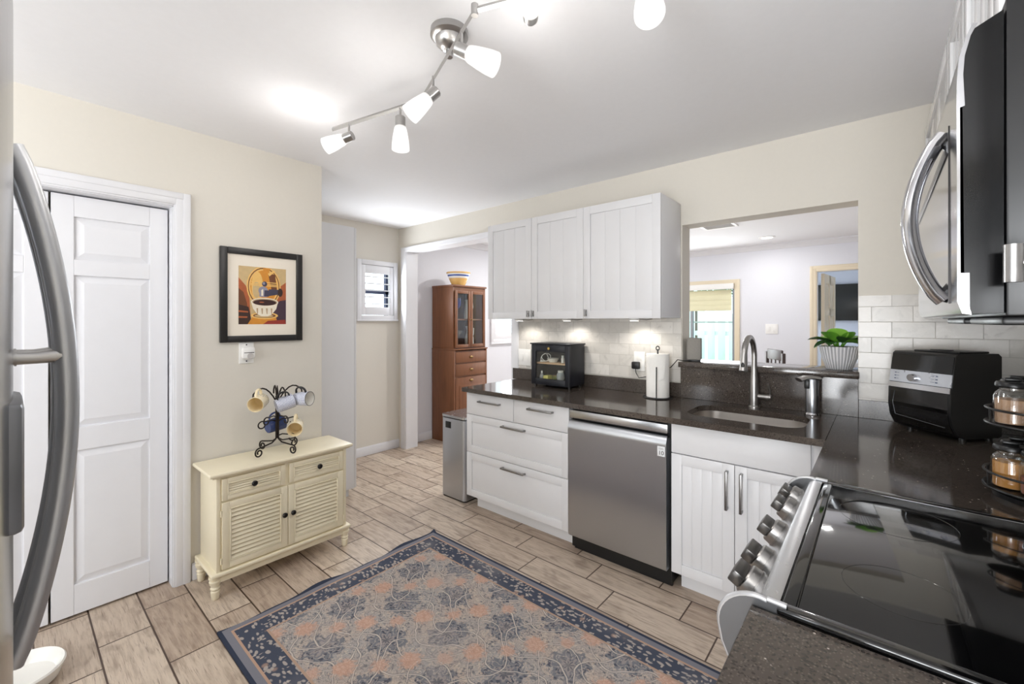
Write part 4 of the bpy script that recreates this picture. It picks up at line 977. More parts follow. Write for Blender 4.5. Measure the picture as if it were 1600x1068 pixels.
pr = m.build('print', mats, t)
for p in pr.data.polygons: p.use_smooth = False

# plug-in detector in an outlet under the picture
t = thing('wall_outlet', 'white outlet plate on the beige wall under the coffee picture', 'outlet', (WX, .911, 1.225))
m = MB(); fb(m, FP, .872, .951, 0, .006, 1.158, 1.283, .003); m.build('cover_plate', 'white', t)
m = MB()
for z in (1.172, 1.268): m.cyl(FP(.911, .0055, z), FP(.911, .0075, z), .004, n=12)
m.build('screw', 'darkknob', t)
t = thing('plug_in_detector', 'white plug-in detector with a round dial under the coffee picture', 'detector', (WX+.007, .915, 1.22))
m = MB(); fb(m, FP, .88, .951, .0065, .038, 1.185, 1.258, .016, 0); m.build('housing', 'white', t)
m = MB(); m.cyl(FP(.922, .037, 1.203), FP(.922, .042, 1.203), .017); m.build('dial', pm('detector_dial', (196, 192, 188), .4), t)
MB().box(FP(.889, .0375, 1.221), FP(.942, .0385, 1.2245)).build('slot', 'darkknob', t)

# tall white cabinet in the nook
t = thing('pantry_cabinet', 'tall plain white cabinet standing past the end of the beige wall', 'cabinet', (-3.45, 1.6, 0))
MB().box((-3.72, 1.372, .06), (-3.225, 1.815, 2.165), .003).build('body', 'cab', t)
MB().box((-3.70, 1.38, 0), (-3.25, 1.78, .06)).build('plinth', 'cab', t)
F = lambda a, d, z: (a, 1.815+d, z)
m = MB(); fb(m, F, -3.718, -3.4735, .001, .019, .065, 2.16, .002); m.build('door', 'cab', t); m = MB(); fb(m, F, -3.4705, -3.227, .001, .019, .065, 2.16, .002); m.build('door', 'cab', t)

# step bin
t = thing('trash_can', 'tall stainless steel trash can at the left end of the white cabinets', 'trash can', (-2.57, 2.5, 0))
def rbox(x0, x1, y0, y1, r, z0, z1, nm, mat, par):
    m = MB(); m.prism(rrect(x0, x1, y0, y1, r, 6), lambda u, v, q: (u, v, q), z0, z1); return m.build(nm, mat, par, ang=50)
rbox(-2.708, -2.43, 2.285, 2.70, .03, .012, .633, 'body', 'steelv', t)
rbox(-2.704, -2.434, 2.289, 2.696, .028, 0, .012, 'base_ring', 'black', t)
rbox(-2.706, -2.432, 2.287, 2.698, .03, .633, .642, 'rim', 'black', t)
m = MB(); m.prism(rrect(-2.71, -2.428, 2.282, 2.702, .03, 6), lambda u, v, q: (u, v, .642 if q == 0 else .660), 0, 1); m.build('lid', 'steelh', t, ang=50)
MB().box((-2.655, 2.2835, .555), (-2.59, 2.2855, .607), .0008).build('hand_slot', 'black', t)

# rug
RX0, RX1, RY_0, RY_1 = -2.262, -.42, .608, 1.842
m = MB(); NX, NY = 60, 40; g = []
for i in range(NX+1):
    for j in range(NY+1):
        u, v = i/NX, j/NY; x = RX0+(RX1-RX0)*u; y = RY_0+(RY_1-RY_0)*v
        e = max(0, 1-u*9); x += (.012*math.sin(v*13)+.006*math.sin(v*29))*e
        z = .0085+.004*e*max(0, math.sin(v*17+1))
        if v == 1 and u == 0: x, y, z = x-.01, y+.012, .016
        g.append(m.bm.verts.new((x, y, z)))
for i in range(NX):
    for j in range(NY): m.bm.faces.new([g[i*(NY+1)+j], g[(i+1)*(NY+1)+j], g[(i+1)*(NY+1)+j+1], g[i*(NY+1)+j+1]])
ring = [i*(NY+1) for i in range(NX+1)] + [NX*(NY+1)+j for j in range(1, NY+1)] + [i*(NY+1)+NY for i in range(NX-1, -1, -1)] + [j for j in range(NY-1, 0, -1)]
low = [m.bm.verts.new((g[i].co.x, g[i].co.y, .0005)) for i in ring]
for k in range(len(ring)): m.bm.faces.new([g[ring[k]], g[ring[(k+1) % len(ring)]], low[(k+1) % len(ring)], low[k]])
m.bm.faces.new(low)
tag(m.build('area_rug', rug_mat(RX1-RX0, RY_1-RY_0), None, org=(RX0, RY_0, 0)), 'faded navy and peach patterned rug on the wood-look floor', 'rug')

# ------------------------------------------------------------------ things on the left counter
t = thing('bread_box', 'black bread box with a glass front door on the counter under the wall cabinets', 'bread box', (-1.855, 2.715, CT))
bx0, bx1, by0, by1, bz0, bz1 = -2.035, -1.688, 2.612, 2.815, .934, 1.232
m = MB()
for a, b in (((bx0, by0+.018, bz0), (bx0+.012, by1, bz1)), ((bx1-.012, by0+.018, bz0), (bx1, by1, bz1)), ((bx0+.012, by0+.018, bz0), (bx1-.012, by1, bz0+.012)), ((bx0+.012, by1-.01, bz0+.012), (bx1-.012, by1, bz1))): m.box(a, b, .001)
m.build('body', 'navy', t)
MB().box((bx0-.008, by0-.008, bz1), (bx1+.008, by1+.004, bz1+.010), .002).build('lid', 'navy', t)
FB = faceS(by0+.018); m = MB()
a0, a1, c0, c1 = bx0, bx1, bz0-.004, bz1-.001
for q in ((a0, a0+.04, c0, c1), (a1-.04, a1, c0, c1), (a0+.04, a1-.04, c1-.052, c1), (a0+.04, a1-.04, c0, c0+.045)): fb(m, FB, q[0], q[1], 0, .018, q[2], q[3], .002)
d = m.build('door', 'navy', t)
m = MB(); fb(m, FB, a0+.038, a1-.038, .007, .010, c0+.043, c1-.05); m.build('pane', 'glass', d)
m = MB(); m.lathe([(0, 0), (.005, 0), (.005, .008), (.010, .011), (.010, .018), (0, .02)], (-1.862, by0, bz1-.028), 20, mtx=Matrix.Rotation(R(90), 3, 'X')); m.build('knob', 'gold', d)
MB().box((bx0+.012, by0+.03, 1.083), (bx1-.012, by1-.011, 1.094), .001).build('shelf', 'shelfwood', t)
m = MB()
for x in (bx0+.02, bx1-.02):
    for y in (by0+.03, by1-.03): m.cyl((x, y, CT), (x, y, bz0), .012, n=14)
m.build('foot', 'black', t)
fz, sz = bz0+.0125, 1.0945
def small(name, label, cat, parts, grp='things in the bread box'):
    t = thing(name, label, cat, parts[0][3], group=grp)
    for nm, mb, mat, _ in parts: mb.build(nm, mat, t)
p = (-1.985, 2.68, fz); small('bottle', 'small pale bottle at the lower left in the bread box', 'bottle', [('body', MB().lathe([(0, 0), (.018, 0), (.018, .035), (.008, .06), (0, .062)], p, 20), 'jargrey', p), ('cap', MB().lathe([(0, .0625), (.0075, .0625), (.006, .078), (0, .08)], p, 16), 'white', p)])
tag(MB().box((-1.96, 2.66, fz), (-1.915, 2.72, fz+.046), .003).build('box', 'yellow', None, org=(-1.94, 2.69, fz)), 'small yellow box on the bread box floor', 'box')
p = (-1.888, 2.72, fz); small('tin', 'olive green tin behind the yellow box in the bread box', 'tin', [('body', MB().lathe([(0, 0), (.022, 0), (.022, .042), (0, .042)], p, 24), 'olive', p), ('lid', MB().lathe([(0, .0422), (.023, .0422), (.023, .048), (0, .048)], p, 24), 'brass', p)])
p = (-1.825, 2.70, fz+.012); small('jar', 'mottled grey ceramic jar in the lower part of the bread box', 'jar', [('body', MB().lathe([(0, 0), (.024, 0), (.030, .02), (.030, .045), (.022, .062), (0, .062)], p, 24), 'jargrey', p), ('lid', MB().lathe([(0, .0622), (.02, .0622), (.022, .07), (.02, .078), (0, .08)], p, 24), 'ceramic', p)])
tag(MB().box((-1.875, 2.655, fz), (-1.79, 2.735, fz+.011), .002).build('tray', 'white', None, org=(-1.83, 2.69, fz)), 'flat white tray under the grey jar in the bread box', 'tray')
p = (-1.757, 2.69, fz); small('spice_jar', 'terracotta red spice jar at the lower right in the bread box', 'jar', [('body', MB().lathe([(0, 0), (.017, 0), (.017, .04), (.013, .046), (0, .046)], p, 20), 'red', p), ('lid', MB().lathe([(0, .0462), (.0145, .0462), (.0145, .062), (0, .062)], p, 20), 'red', p)])
p = (-1.722, 2.72, fz); small('spice_jar', 'pale pink and white spice jar at the right edge in the bread box', 'jar', [('body', MB().lathe([(0, 0), (.014, 0), (.014, .06), (0, .06)], p, 20), pm('pink_label', (226, 178, 170), .5), p), ('lid', MB().lathe([(0, .0602), (.0145, .0602), (.0145, .078), (0, .078)], p, 20), 'white', p)])
p = (-1.893, 2.70, sz); t = thing('bowl', 'shallow white bowl on the shelf in the bread box', 'bowl', p, group='things in the bread box')
MB().lathe([(0, .002), (.03, 0), (.032, .004), (.048, .03), (.045, .031), (.03, .008), (0, .007)], p, 28).build('dish', 'ceramic', t)
t = thing('cable', 'white looped cable on the shelf in the bread box', 'cable', (-1.95, 2.70, sz))
pts = [(-1.93+.034*math.cos(k*.42)-.0008*k, 2.668+.012*math.sin(k*.7), sz+.036+.030*math.sin(k*.42)) for k in range(31)]
MB().tube(pts, .0028, 8).build('cord', 'white', t); MB().box((-1.988, 2.66, sz), (-1.968, 2.69, sz+.014), .004).build('plug', 'white', t)
p = (-1.805, 2.70, sz); small('bottle', 'little white bottle on the shelf in the bread box', 'bottle', [('body', MB().lathe([(0, 0), (.013, 0), (.013, .034), (.009, .038), (0, .038)], p, 20), 'ceramic', p), ('cap', MB().lathe([(0, .0382), (.0095, .0382), (.0095, .055), (0, .055)], p, 20), 'white', p)])
tag(MB().box((-1.765, 2.66, sz), (-1.715, 2.70, sz+.022), .009).build('cup', 'red', None, org=(-1.74, 2.68, sz)), 'low red and white dish at the right end of the bread box shelf', 'dish')

# switches and outlet on the marble tile
FT = faceS(WY0-.008)
t = thing('light_switch', 'white double rocker switch plate on the marble tile left of the bread box', 'switch', (-2.28, WY0-.01, 1.1))
m = MB(); fb(m, FT, -2.345, -2.215, .0003, .006, 1.035, 1.172, .003); m.build('cover_plate', 'white', t)
for x in (-2.31, -2.25): m = MB(); fb(m, FT, x-.017, x+.017, .006, .009, 1.07, 1.137, .002); m.build('rocker', 'white', t)
t = thing('wall_outlet', 'white outlet plate on the marble tile behind the black adapter', 'outlet', (-1.262, WY0-.01, 1.13))
m = MB(); fb(m, FT, -1.302, -1.222, .0003, .006, 1.065, 1.197, .003); m.build('cover_plate', 'white', t)
m = MB(); fb(m, FT, -1.28, -1.244, .006, .008, 1.135, 1.175, .004); fb(m, FT, -1.28, -1.244, .006, .008, 1.085, 1.125, .004); m.build('socket', 'ceramic', t)
t = thing('power_adapter', 'black power adapter with a thin cord plugged in beside the paper towels', 'adapter', (-1.27, WY0-.03, 1.10))
m = MB(); fb(m, FT, -1.305, -1.25, .0085, .042, 1.078, 1.128, .008); m.build('body', 'black', t)
yb = WY0-.035
m = MB(); m.tube([(-1.282, yb, 1.08), (-1.275, yb, 1.05), (-1.25, yb-.01, 1.02), (-1.2, yb+.012, 1.03), (-1.12, yb+.014, 1.07), (-1.04, yb+.012, 1.105), (-.985, yb-.02, 1.16), (-.955, 2.80, 1.155), (-.93, 2.86, 1.151), (-.905, 2.90, 1.151)], .0028, 8); m.build('cord', 'black', t)

# paper towels
tx, ty = -1.09, 2.728
t = thing('paper_towel_holder', 'black wire paper towel stand on the counter left of the sink', 'paper towel holder', (tx, ty, CT))
MB().lathe([(0, CT), (.09, CT), (.092, CT+.003), (.088, CT+.007), (0, CT+.007)], (tx, ty, 0), 40).build('base', 'black', t)
m = MB(); m.tube([(tx, ty, CT+.005), (tx, ty, CT+.312)], .005, 10); m.build('post', 'black', t)
m = MB(); m.tube([(tx+.011*math.sin(2*math.pi*k/18), ty, CT+.318-.013*math.cos(2*math.pi*k/18)) for k in range(18)], .0035, 8, closed=True); m.build('ring', 'black', t)
m = MB(); m.tube([(tx+.025, ty-.085, CT+.004), (tx+.025, ty-.085, CT+.1), (tx+.026, ty-.086, CT+.205)], .0035, 8); m.build('tension_arm', 'black', t)
t = thing('paper_towel_roll', 'white paper towel roll on the black wire stand', 'paper towel roll', (tx, ty, CT+.008))
MB().lathe([(.02, CT+.008), (.071, CT+.008), (.0715, CT+.28), (.07, CT+.283), (.022, CT+.283), (.02, CT+.28), (.02, CT+.008)], (tx, ty, 0), 48).build('roll', 'paper', t)
m = MB(); n = 14    # loose folded corner of the last sheet
P = lambda a, z, dr: (tx+(.0725+dr)*math.cos(a), ty+(.0725+dr)*math.sin(a), z)
rows = []
for j in range(7):
    v = j/6; rows.append([m.bm.verts.new(P(R(-145+ (115*(k/n))*(1-.72*v)+ 72*v*1.0), CT+.265-.15*v*(1-.1*k/n), .002+.006*v+.004*(k/n)*math.sin(v*3))) for k in range(n+1)])
for a, b in zip(rows, rows[1:]):
    for k in range(n): m.bm.faces.new([a[k], a[k+1], b[k+1], b[k]])
m.build('loose_sheet', 'paper', t)

# ledge: speaker and plant
t = thing('speaker', 'small grey cloth covered speaker on the left end of the dark ledge', 'speaker', (-.915, 2.90, 1.146), R(12))
MB().box((-.042, -.035, .012), (.042, .035, .152), .006).build('body', 'grey', t, local=True)
MB().box((-.036, -.03, 0), (.036, .03, .012), .003).build('base', 'black', t, local=True)
MB().box((-.072, .036, .012), (-.03, .05, .14), .004).build('back_panel', 'grey', t, local=True)
px, py = -.165, 2.92
t = thing('potted_plant', 'leafy green plant in a ribbed white pot on the right end of the ledge', 'plant', (px, py, 1.146))
m = MB(); m.lathe([(0, 0), (.052, 0), (.058, .004), (.078, .06), (.091, .118), (.093, .125), (.088, .125), (.075, .07), (.072, .11), (0, .11)], (0, 0, 0), 72); m.build('pot', 'pot', t, local=True, ang=50)
MB().lathe([(0, .112), (.082, .112), (.08, .116), (.03, .124), (0, .124)], (0, 0, 0), 30).build('soil', 'soil', t, local=True)
def leaf(m, base, az, el, L, wd, droop):
    d0 = Vector((math.cos(az), math.sin(az), 0)); side = Vector((-d0.y, d0.x, 0)); n = 8; prev = None
    for k in range(n+1):
        u = k/n; c = Vector(base)+d0*(L*u*math.cos(el))+Vector((0, 0, L*u*math.sin(el)-droop*u*u))
        ww = wd*math.sin(math.pi*min(1, (u*.92+.08)))**.8*(1 if u < .97 else .25); cup = .35*ww
        cur = [m.bm.verts.new(c+side*ww+Vector((0, 0, cup))), m.bm.verts.new(c+side*ww*.5+Vector((0, 0, cup*.4))), m.bm.verts.new(c), m.bm.verts.new(c-side*ww*.5+Vector((0, 0, cup*.4))), m.bm.verts.new(c-side*ww+Vector((0, 0, cup)))]
        if prev:
            for q in range(4): m.bm.faces.new([prev[q], prev[q+1], cur[q+1], cur[q]])
        prev = cur
LEAVES = [(R(200), .35, .16, .036, .03), (R(235), .75, .13, .04, .01), (R(265), 1.0, .12, .042, 0), (R(300), .5, .14, .042, .03), (R(340), .3, .135, .042, .035), (R(20), .5, .13, .04, .02), (R(60), .8, .12, .038, .01), (R(110), .6, .12, .036, .02), (R(160), .45, .14, .036, .03), (R(215), .15, .13, .03, .045), (R(320), .9, .10, .034, 0), (R(185), .1, .11, .026, .05), (R(250), .3, .11, .034, .04), (R(0), .15, .12, .03, .04)]
for az, el, L, wd_, dr_ in LEAVES:
    m = MB(); b0 = (.03*math.cos(az), .03*math.sin(az), .12); leaf(m, (b0[0], b0[1], .145), az, el, L*.78, wd_*1.15, dr_); lf = m.build('leaf', ('leaf', 'leafpale', 'leafdark')[len(t.children) % 3], t, local=True, ang=80)
    m = MB(); m.tube([(b0[0]*.4, b0[1]*.4, .118), (b0[0]*.8, b0[1]*.8, .135), (b0[0], b0[1], .1455)], .0025, 6); m.build('stem', 'leaf', lf, local=True)

# air fryer
t = thing('air_fryer', 'large black air fryer oven with a silver control band in the counter corner', 'air fryer', (.138, 2.560, CT), R(-40.8))
prof = [(.055, .012), (.012, .03), (-.012, .07), (-.02, .12), (-.018, .19), (-.006, .28), (.006, .35), (.018, .358)]
def pz(z):
    for (y0, z0), (y1, z1) in zip(prof, prof[1:]):
        if z0 <= z <= z1: return y0+(y1-y0)*(z-z0)/(z1-z0)
    return prof[-1][0]
hw = .124
m = MB(); poly_ = prof + [(.216, .358), (.232, .345), (.232, .02), (.22, .012)]
m.prism(poly_, lambda u, v, q: (q, u, v), -hw, hw); m.build('body', 'black', t, local=True, ang=50)
def band(m, z0, z1, x0, x1, off, n=8, th=.004):
    for k in range(n):
        a, b = z0+(z1-z0)*k/n, z0+(z1-z0)*(k+1)/n
        m.prism([(pz(a)-off, a), (pz(a)+th-off, a), (pz(b)+th-off, b), (pz(b)-off, b)], lambda u, v, q: (q, u, v), x0, x1)
    return m
band(MB(), .275, .345, -hw+.004, hw-.004, .002).build('display', 'blackgloss', t, local=True)
cb = band(MB(), .222, .274, -hw+.002, hw-.002, .003, 5).build('control_band', pm('silver_band', (196, 199, 206), .28, .7), t, local=True)
m = MB(); yk = pz(.247)-.003
m.cyl((-.022, yk, .247), (-.022, yk-.016, .246), .0165, .0155); m.build('dial', 'chrome', cb, local=True)
m = MB()
for k in range(3):
    z = .262-.013*k; m.box((.064, pz(z)-.0045, z-.002), (.072, pz(z)-.0025, z+.002)); m.box((.046, pz(z)-.004, z-.0007), (.06, pz(z)-.0025, z+.0007)); m.box((-.10, pz(z)-.0045, z-.0018), (-.094, pz(z)-.0025, z+.0018)); m.box((-.092, pz(z)-.004, z-.0007), (-.082, pz(z)-.0025, z+.0007))
m.build('buttons', pm('button_blue', (64, 76, 110), .4), cb, local=True)
dd = band(MB(), .198, .220, -hw+.002, hw-.002, .007, 3).build('drawer_lip', 'chrome', t, local=True)
band(MB(), .035, .195, -hw+.012, hw-.010, .0025, 10).build('drawer_window', 'blackgloss', t, local=True)
m = MB(); m.tube([(-hw+.03, pz(.18)-.003, .18), (-hw+.022, pz(.13)-.003, .13), (-hw+.028, pz(.075)-.003, .075), (hw-.03, pz(.055)-.004, .055)], .0018, 6)
m.build('window_edge', pm('window_edge_gloss', (96, 98, 102), .2, .6), t, local=True)
m = MB(); m.box((-.07, .05, .358), (.105, .2, .366), .003); m.box((-.02, .07, .366), (.05, .1, .370), .002); m.build('lid_plate', 'black', t, local=True)
m = MB()
for x in (-.1, .1):
    for y in (.07, .2): m.cyl((x, y, 0), (x, y, .014), .012, n=14)
m.build('foot', 'black', t, local=True)

# spice carousel
kx, ky = .352, 1.835
t = thing('spice_rack', 'black two-tier round wire spice rack at the right edge of the counter', 'spice rack', (kx, ky, CT))
def ring(z, r, rad=.003): return [(kx+r*math.cos(2*math.pi*k/48), ky+r*math.sin(2*math.pi*k/48), z) for k in range(48)]
for z, r, h in ((CT+.022, .122, .045), (CT+.200, .118, .045)):
    m = MB(); m.lathe([(0, z), (r, z), (r, z+.005), (0, z+.005)], (kx, ky, 0), 48); tr = m.build('tray', 'black', t)
    m = MB(); m.tube(ring(z+.004, r), .0042, 8, closed=True); m.tube(ring(z+h, r), .0032, 8, closed=True)
    for k in range(8): a = 2*math.pi*(k+.35)/8; m.tube([(kx+r*math.cos(a), ky+r*math.sin(a), z+.004), (kx+r*math.cos(a), ky+r*math.sin(a), z+h)], .0028, 6)
    m.build('wire_rail', 'black', tr)
MB().lathe([(0, CT), (.105, CT), (.107, CT+.014), (.03, CT+.021), (0, CT+.021)], (kx, ky, 0), 40).build('turntable_base', 'black', t)
m = MB(); m.tube([(kx, ky, CT+.02), (kx, ky, CT+.40)], .006, 10); m.build('pole', 'black', t)
def spice_jar(label, x, y, z, mat, fill):
    t = thing('spice_jar', label, 'jar', (x, y, z), group='glass spice jars on the round rack')
    r = .0385
    MB().lathe([(0, .001), (r-.004, 0), (r, .004), (r, .078), (r-.004, .088), (.026, .096), (.026, .102)], n=32).build('jar_glass', 'jarglass', t, local=True)
    MB().lathe([(0, .004), (r-.005, .004), (r-.0035, .008), (r-.0035, fill-.002), (0, fill)], n=28).build('spice', mat, t, local=True)
    MB().lathe([(0, .1022), (.031, .1022), (.035, .106), (.035, .113), (.032, .118), (0, .119)], n=32).build('lid', 'black', t, local=True)
    m = MB(); m.box((-.017, -.0045, .1185), (.017, .0045, .129), .004); m.build('lid_knob', 'black', t, local=True)
z1, z2 = CT+.0275, CT+.2055
for lab, a, z, mat, fl in (('glass jar of orange spice at the left of the lower rack tier', 192, z1, 'turmeric', .074), ('glass jar of red spice right of the orange spice jar on the lower tier', 248, z1, 'paprika', .05),
        ('glass jar on the lower rack tier behind the orange spice jar', 130, z1, 'cinnamon', .06), ('glass jar at the back of the lower rack tier', 70, z1, 'paprika', .06), ('glass jar at the wall side of the lower rack tier', 8, z1, 'cinnamon', .06), ('glass jar of pale powder nearest the stove on the lower rack tier', 305, z1, 'cinnamon', .05),
        ('large glass jar of tan spice on the upper rack tier', 200, z2, 'cinnamon', .072), ('glass jar on the upper rack tier behind the tan spice jar', 130, z2, 'paprika', .06), ('glass jar nearest the stove on the upper rack tier', 270, z2, 'paprika', .06), ('glass jar at the wall side of the upper rack tier', 20, z2, 'turmeric', .06)):
    spice_jar(lab, kx+.074*math.cos(R(a)), ky+.074*math.sin(R(a)), z, mat, fl)

# ------------------------------------------------------------------ dining room
t = thing('hutch', 'tall oak hutch with glass doors above and drawers below, in the dining room', 'hutch', (-3.9, 3.57, 0))
hx0, hx1, hy0, hy1 = -4.085, -3.705, 3.305, 3.845
m = MB()
m.box((hx0, hy0, .0), (hx1+.012, hy0+.02, 1.072), .002); m.box((hx0, hy1-.02, 0), (hx1+.012, hy1, 1.072), .002); m.box((hx0, hy0+.02, .06), (hx1, hy1-.02, 1.06))
m.box((hx0, hy0-.006, 1.072), (hx1+.022, hy1+.006, 1.088), .004); m.build('lower_body', 'oak', t)
m = MB(); m.box((hx0, hy0+.004, 1.088), (hx1-.012, hy0+.024, 1.81), .002); m.box((hx0, hy1-.024, 1.088), (hx1-.012, hy1-.004, 1.81), .002); m.box((hx0, hy0+.024, 1.088), (hx0+.012, hy1-.024, 1.81)); m.box((hx0+.012, hy0+.024, 1.768), (hx1-.012, hy1-.024, 1.81)); m.box((hx0+.012, hy0+.024, 1.0885), (hx1-.012, hy1-.024, 1.098))
m.box((hx0, hy0-.004, 1.808), (hx1+.006, hy1+.004, 1.830), .005); m.build('upper_body', 'oak', t)
MB().box((hx0+.012, hy0+.024, 1.418), (hx1-.03, hy1-.024, 1.436), .002).build('shelf', 'oak', t)
FH = faceE(hx1-.011); ymid = 3.573
for a0, a1, ka in ((hy0+.026, ymid-.002, ymid-.014), (ymid+.002, hy1-.026, ymid+.014)):
    m = MB(); s_ = .034
    for q in ((a0, a0+s_, 1.10, 1.766), (a1-s_, a1, 1.10, 1.766), (a0+s_, a1-s_, 1.73, 1.766), (a0+s_, a1-s_, 1.10, 1.138)): fb(m, FH, q[0], q[1], 0, .02, q[2], q[3], .003)
    d = m.build('glass_door', 'oak', t)
    m = MB(); fb(m, FH, a0+s_-.004, a1-s_+.004, .008, .011, 1.134, 1.734); m.build('pane', 'glass', d)
    m = MB(); m.sphere(FH(ka, .028, 1.43), .009); m.build('knob', 'brass', d)
FH2 = faceE(hx1)
for nm, z0, z1 in (('drawer', .925, 1.048), ('drawer', .770, .910), ('door', .10, .752)):
    m = MB(); fb(m, FH2, hy0+.024, hy1-.024, .0, .016, z0, z1, .005)
    if nm == 'door': fb(m, FH2, hy0+.08, hy1-.08, .016, .02, z0+.06, z1-.09, .003)
    d = m.build(nm, 'oak', t); m = MB(); zc = (z0+z1)/2 if nm == 'drawer' else z1-.04
    m.sphere(FH2(3.575, .018, zc), .03, sc=(.55, 1, .55)); m.build('cup_pull', 'brass', d)
zs, zl = 1.4365, 1.0985
p = (-3.84, 3.415, zs); small('candlestick', 'clear glass candlestick with a white candle on the hutch shelf', 'candlestick', [('holder', MB().lathe([(0, 0), (.028, 0), (.026, .008), (.010, .02), (.016, .05), (.009, .08), (.014, .1), (0, .1)], p, 24), 'jarglass', p), ('candle', MB().lathe([(0, .101), (.010, .101), (.010, .26), (0, .263)], p, 18), 'ceramic', p)], 'crockery in the hutch')
p = (-3.83, 3.485, zs); small('goblet', 'cobalt blue goblet on the hutch shelf', 'goblet', [('bowl', MB().lathe([(0, .12), (.02, .125), (.04, .16), (.042, .25), (.039, .25), (.036, .165), (0, .135)], p, 28), 'blue', p), ('stem', MB().lathe([(0, 0), (.032, 0), (.03, .005), (.006, .015), (.006, .115), (0, .119)], p, 24), 'jarglass', p)], 'crockery in the hutch')
p = (-3.83, 3.655, zs); ph = MB(); ph.tube([(p[0]+.0, p[1]+.036, zs+.20), (p[0], p[1]+.075, zs+.2), (p[0], p[1]+.082, zs+.15), (p[0], p[1]+.068, zs+.09), (p[0], p[1]+.042, zs+.06)], .007, 10)
small('pitcher', 'tall white pitcher on the right of the hutch shelf', 'pitcher', [('body', MB().lathe([(0, 0), (.046, 0), (.048, .04), (.042, .12), (.034, .2), (.038, .235), (.034, .235), (.03, .2), (0, .19)], p, 28), 'ceramic', p), ('handle', ph, 'ceramic', p)], 'crockery in the hutch')
p = (-3.82, 3.665, zl); small('vase', 'white waisted jug below the shelf on the right of the hutch', 'jug', [('body', MB().lathe([(0, 0), (.05, 0), (.058, .04), (.054, .11), (.036, .17), (.034, .2), (.048, .25), (.044, .25), (.03, .2), (0, .15)], p, 28), 'ceramic', p), ('handle', MB().tube([(p[0], p[1]+.04, zl+.235), (p[0], p[1]+.075, zl+.22), (p[0], p[1]+.07, zl+.15), (p[0], p[1]+.05, zl+.12)], .007, 10), 'ceramic', p)], 'crockery in the hutch')
p = (-3.82, 3.46, zl); small('compote', 'clear glass compote below the shelf on the left of the hutch', 'glass dish', [('foot', MB().lathe([(0, 0), (.045, 0), (.04, .008), (.01, .03), (.012, .1), (.03, .12), (0, .121)], p, 28), 'jarglass', p), ('bowl', MB().lathe([(0, .1225), (.03, .125), (.065, .16), (.072, .2), (.068, .2), (.06, .165), (0, .13)], p, 32), 'jarglass', p)], 'crockery in the hutch')
p = (-3.80, 3.47, 1.8305)
t = thing('mixing_bowl', 'yellow stoneware bowl with blue and white bands on top of the hutch', 'bowl', p)
m = MB(); PR = [(0, 0), (.078, 0), (.082, .01), (.108, .07), (.112, .082), (.114, .0825), (.122, .105), (.124, .1055), (.13, .122), (.131, .125), (.136, .138), (.142, .142), (.142, .155), (.132, .155), (.122, .12), (.07, .012), (0, .01)]
m.lathe(PR, p, 48); b = m.build('body', 'pot', t, ang=50)
b.data.materials.clear()
for nm, c in (('bowl_yellow', (222, 178, 108)), ('bowl_white', (236, 232, 224)), ('bowl_blue', (58, 88, 168))): b.data.materials.append(pm(nm, c, .25, var=.02))
for f in b.data.polygons:
    z = f.center.z
    f.material_index = 0
    if math.hypot(f.center.x, f.center.y) > .09:
        if .083 < z < .104 : f.material_index = 1
        if .1045 < z < .122: f.material_index = 2
        if .1225 < z < .137: f.material_index = 1
t = thing('ceiling_vent', 'white louvered air vent in the dining room ceiling', 'vent', (-1.32, 4.98, H), R(0))
m = MB(); 
for q in (((-.17, -.13, -.012), (.17, -.10, 0)), ((-.17, .10, -.012), (.17, .13, 0)), ((-.17, -.10, -.012), (-.14, .10, 0)), ((.14, -.10, -.012), (.17, .10, 0))): m.box(*q, .002)
m.build('frame', 'white', t, local=True)
for k in range(6): MB().box((-.14, -.088+.034*k, -.010), (.14, -.072+.034*k, -.006), rot=Matrix.Rotation(R(35), 3, 'X')).build('slat', 'white', t, local=True)
MB().box((-.14, -.10, -.003), (.14, .10, -.001)).build('duct', 'black', t, local=True)
for k, (x, y) in enumerate(((-1.05, 6.05), (-2.9, 5.0), (-2.9, 3.9))):
    lab = ('round recessed ceiling light seen through the pass-through', 'added unseen recessed light brightening the dining room, nearer the back wall', 'added unseen recessed light brightening the dining room, near the hutch')[k]
    t = thing('recessed_light', lab, 'light', (x, y, H), group='recessed lights in the dining room')
    MB().lathe([(.062, -.001), (.088, -.001), (.086, -.008), (.064, -.010), (.062, -.001)], n=36).build('trim_ring', 'white', t, local=True)
    MB().lathe([(0, -.003), (.061, -.003), (.061, -.006), (0, -.006)], n=36).build('lens', 'lens', t, local=True)
    light('recessed_lamp', 'AREA', (x, y, H-.02), (5, 16, 16)[k], (1, .98, .95), .12)  # the second and third lamps are unseen, added to brighten the dining room
t = thing('wall_switch', 'white switch plate on the pale dining room back wall', 'switch', (-1.1, BY, 1.3)); FD = faceS(BY)
m = MB(); fb(m, FD, -1.172, -1.026, .001, .008, 1.238, 1.372, .003); m.build('cover_plate', 'white', t)
for x in (-1.135, -1.063): m = MB(); fb(m, FD, x-.018, x+.018, .008, .011, 1.272, 1.338, .002); m.build('rocker', 'white', t)
t = thing('dining_chair', 'dark brown dining chair seen above the ledge in the dining room', 'chair', (-1.13, 5.95, 0), R(-56))
m = MB(); m.box((-.22, -.22, .43), (.22, .22, .475), .01); m.build('seat', 'chairwood', t, local=True)
for x in (-.19, .19):
    for y in (-.19, .19): m = MB(); m.box((x-.02, y-.02, 0), (x+.02, y+.02, .43), .003); m.build('leg', 'chairwood', t, local=True)
m = MB()
for x in (-.20, .20): m.box((x-.02, .18, .475), (x+.02, .215, 1.03), .005)
m.box((-.18, .185, .94), (.18, .21, 1.065), .01); m.box((-.18, .19, .66), (.18, .21, .72), .005)
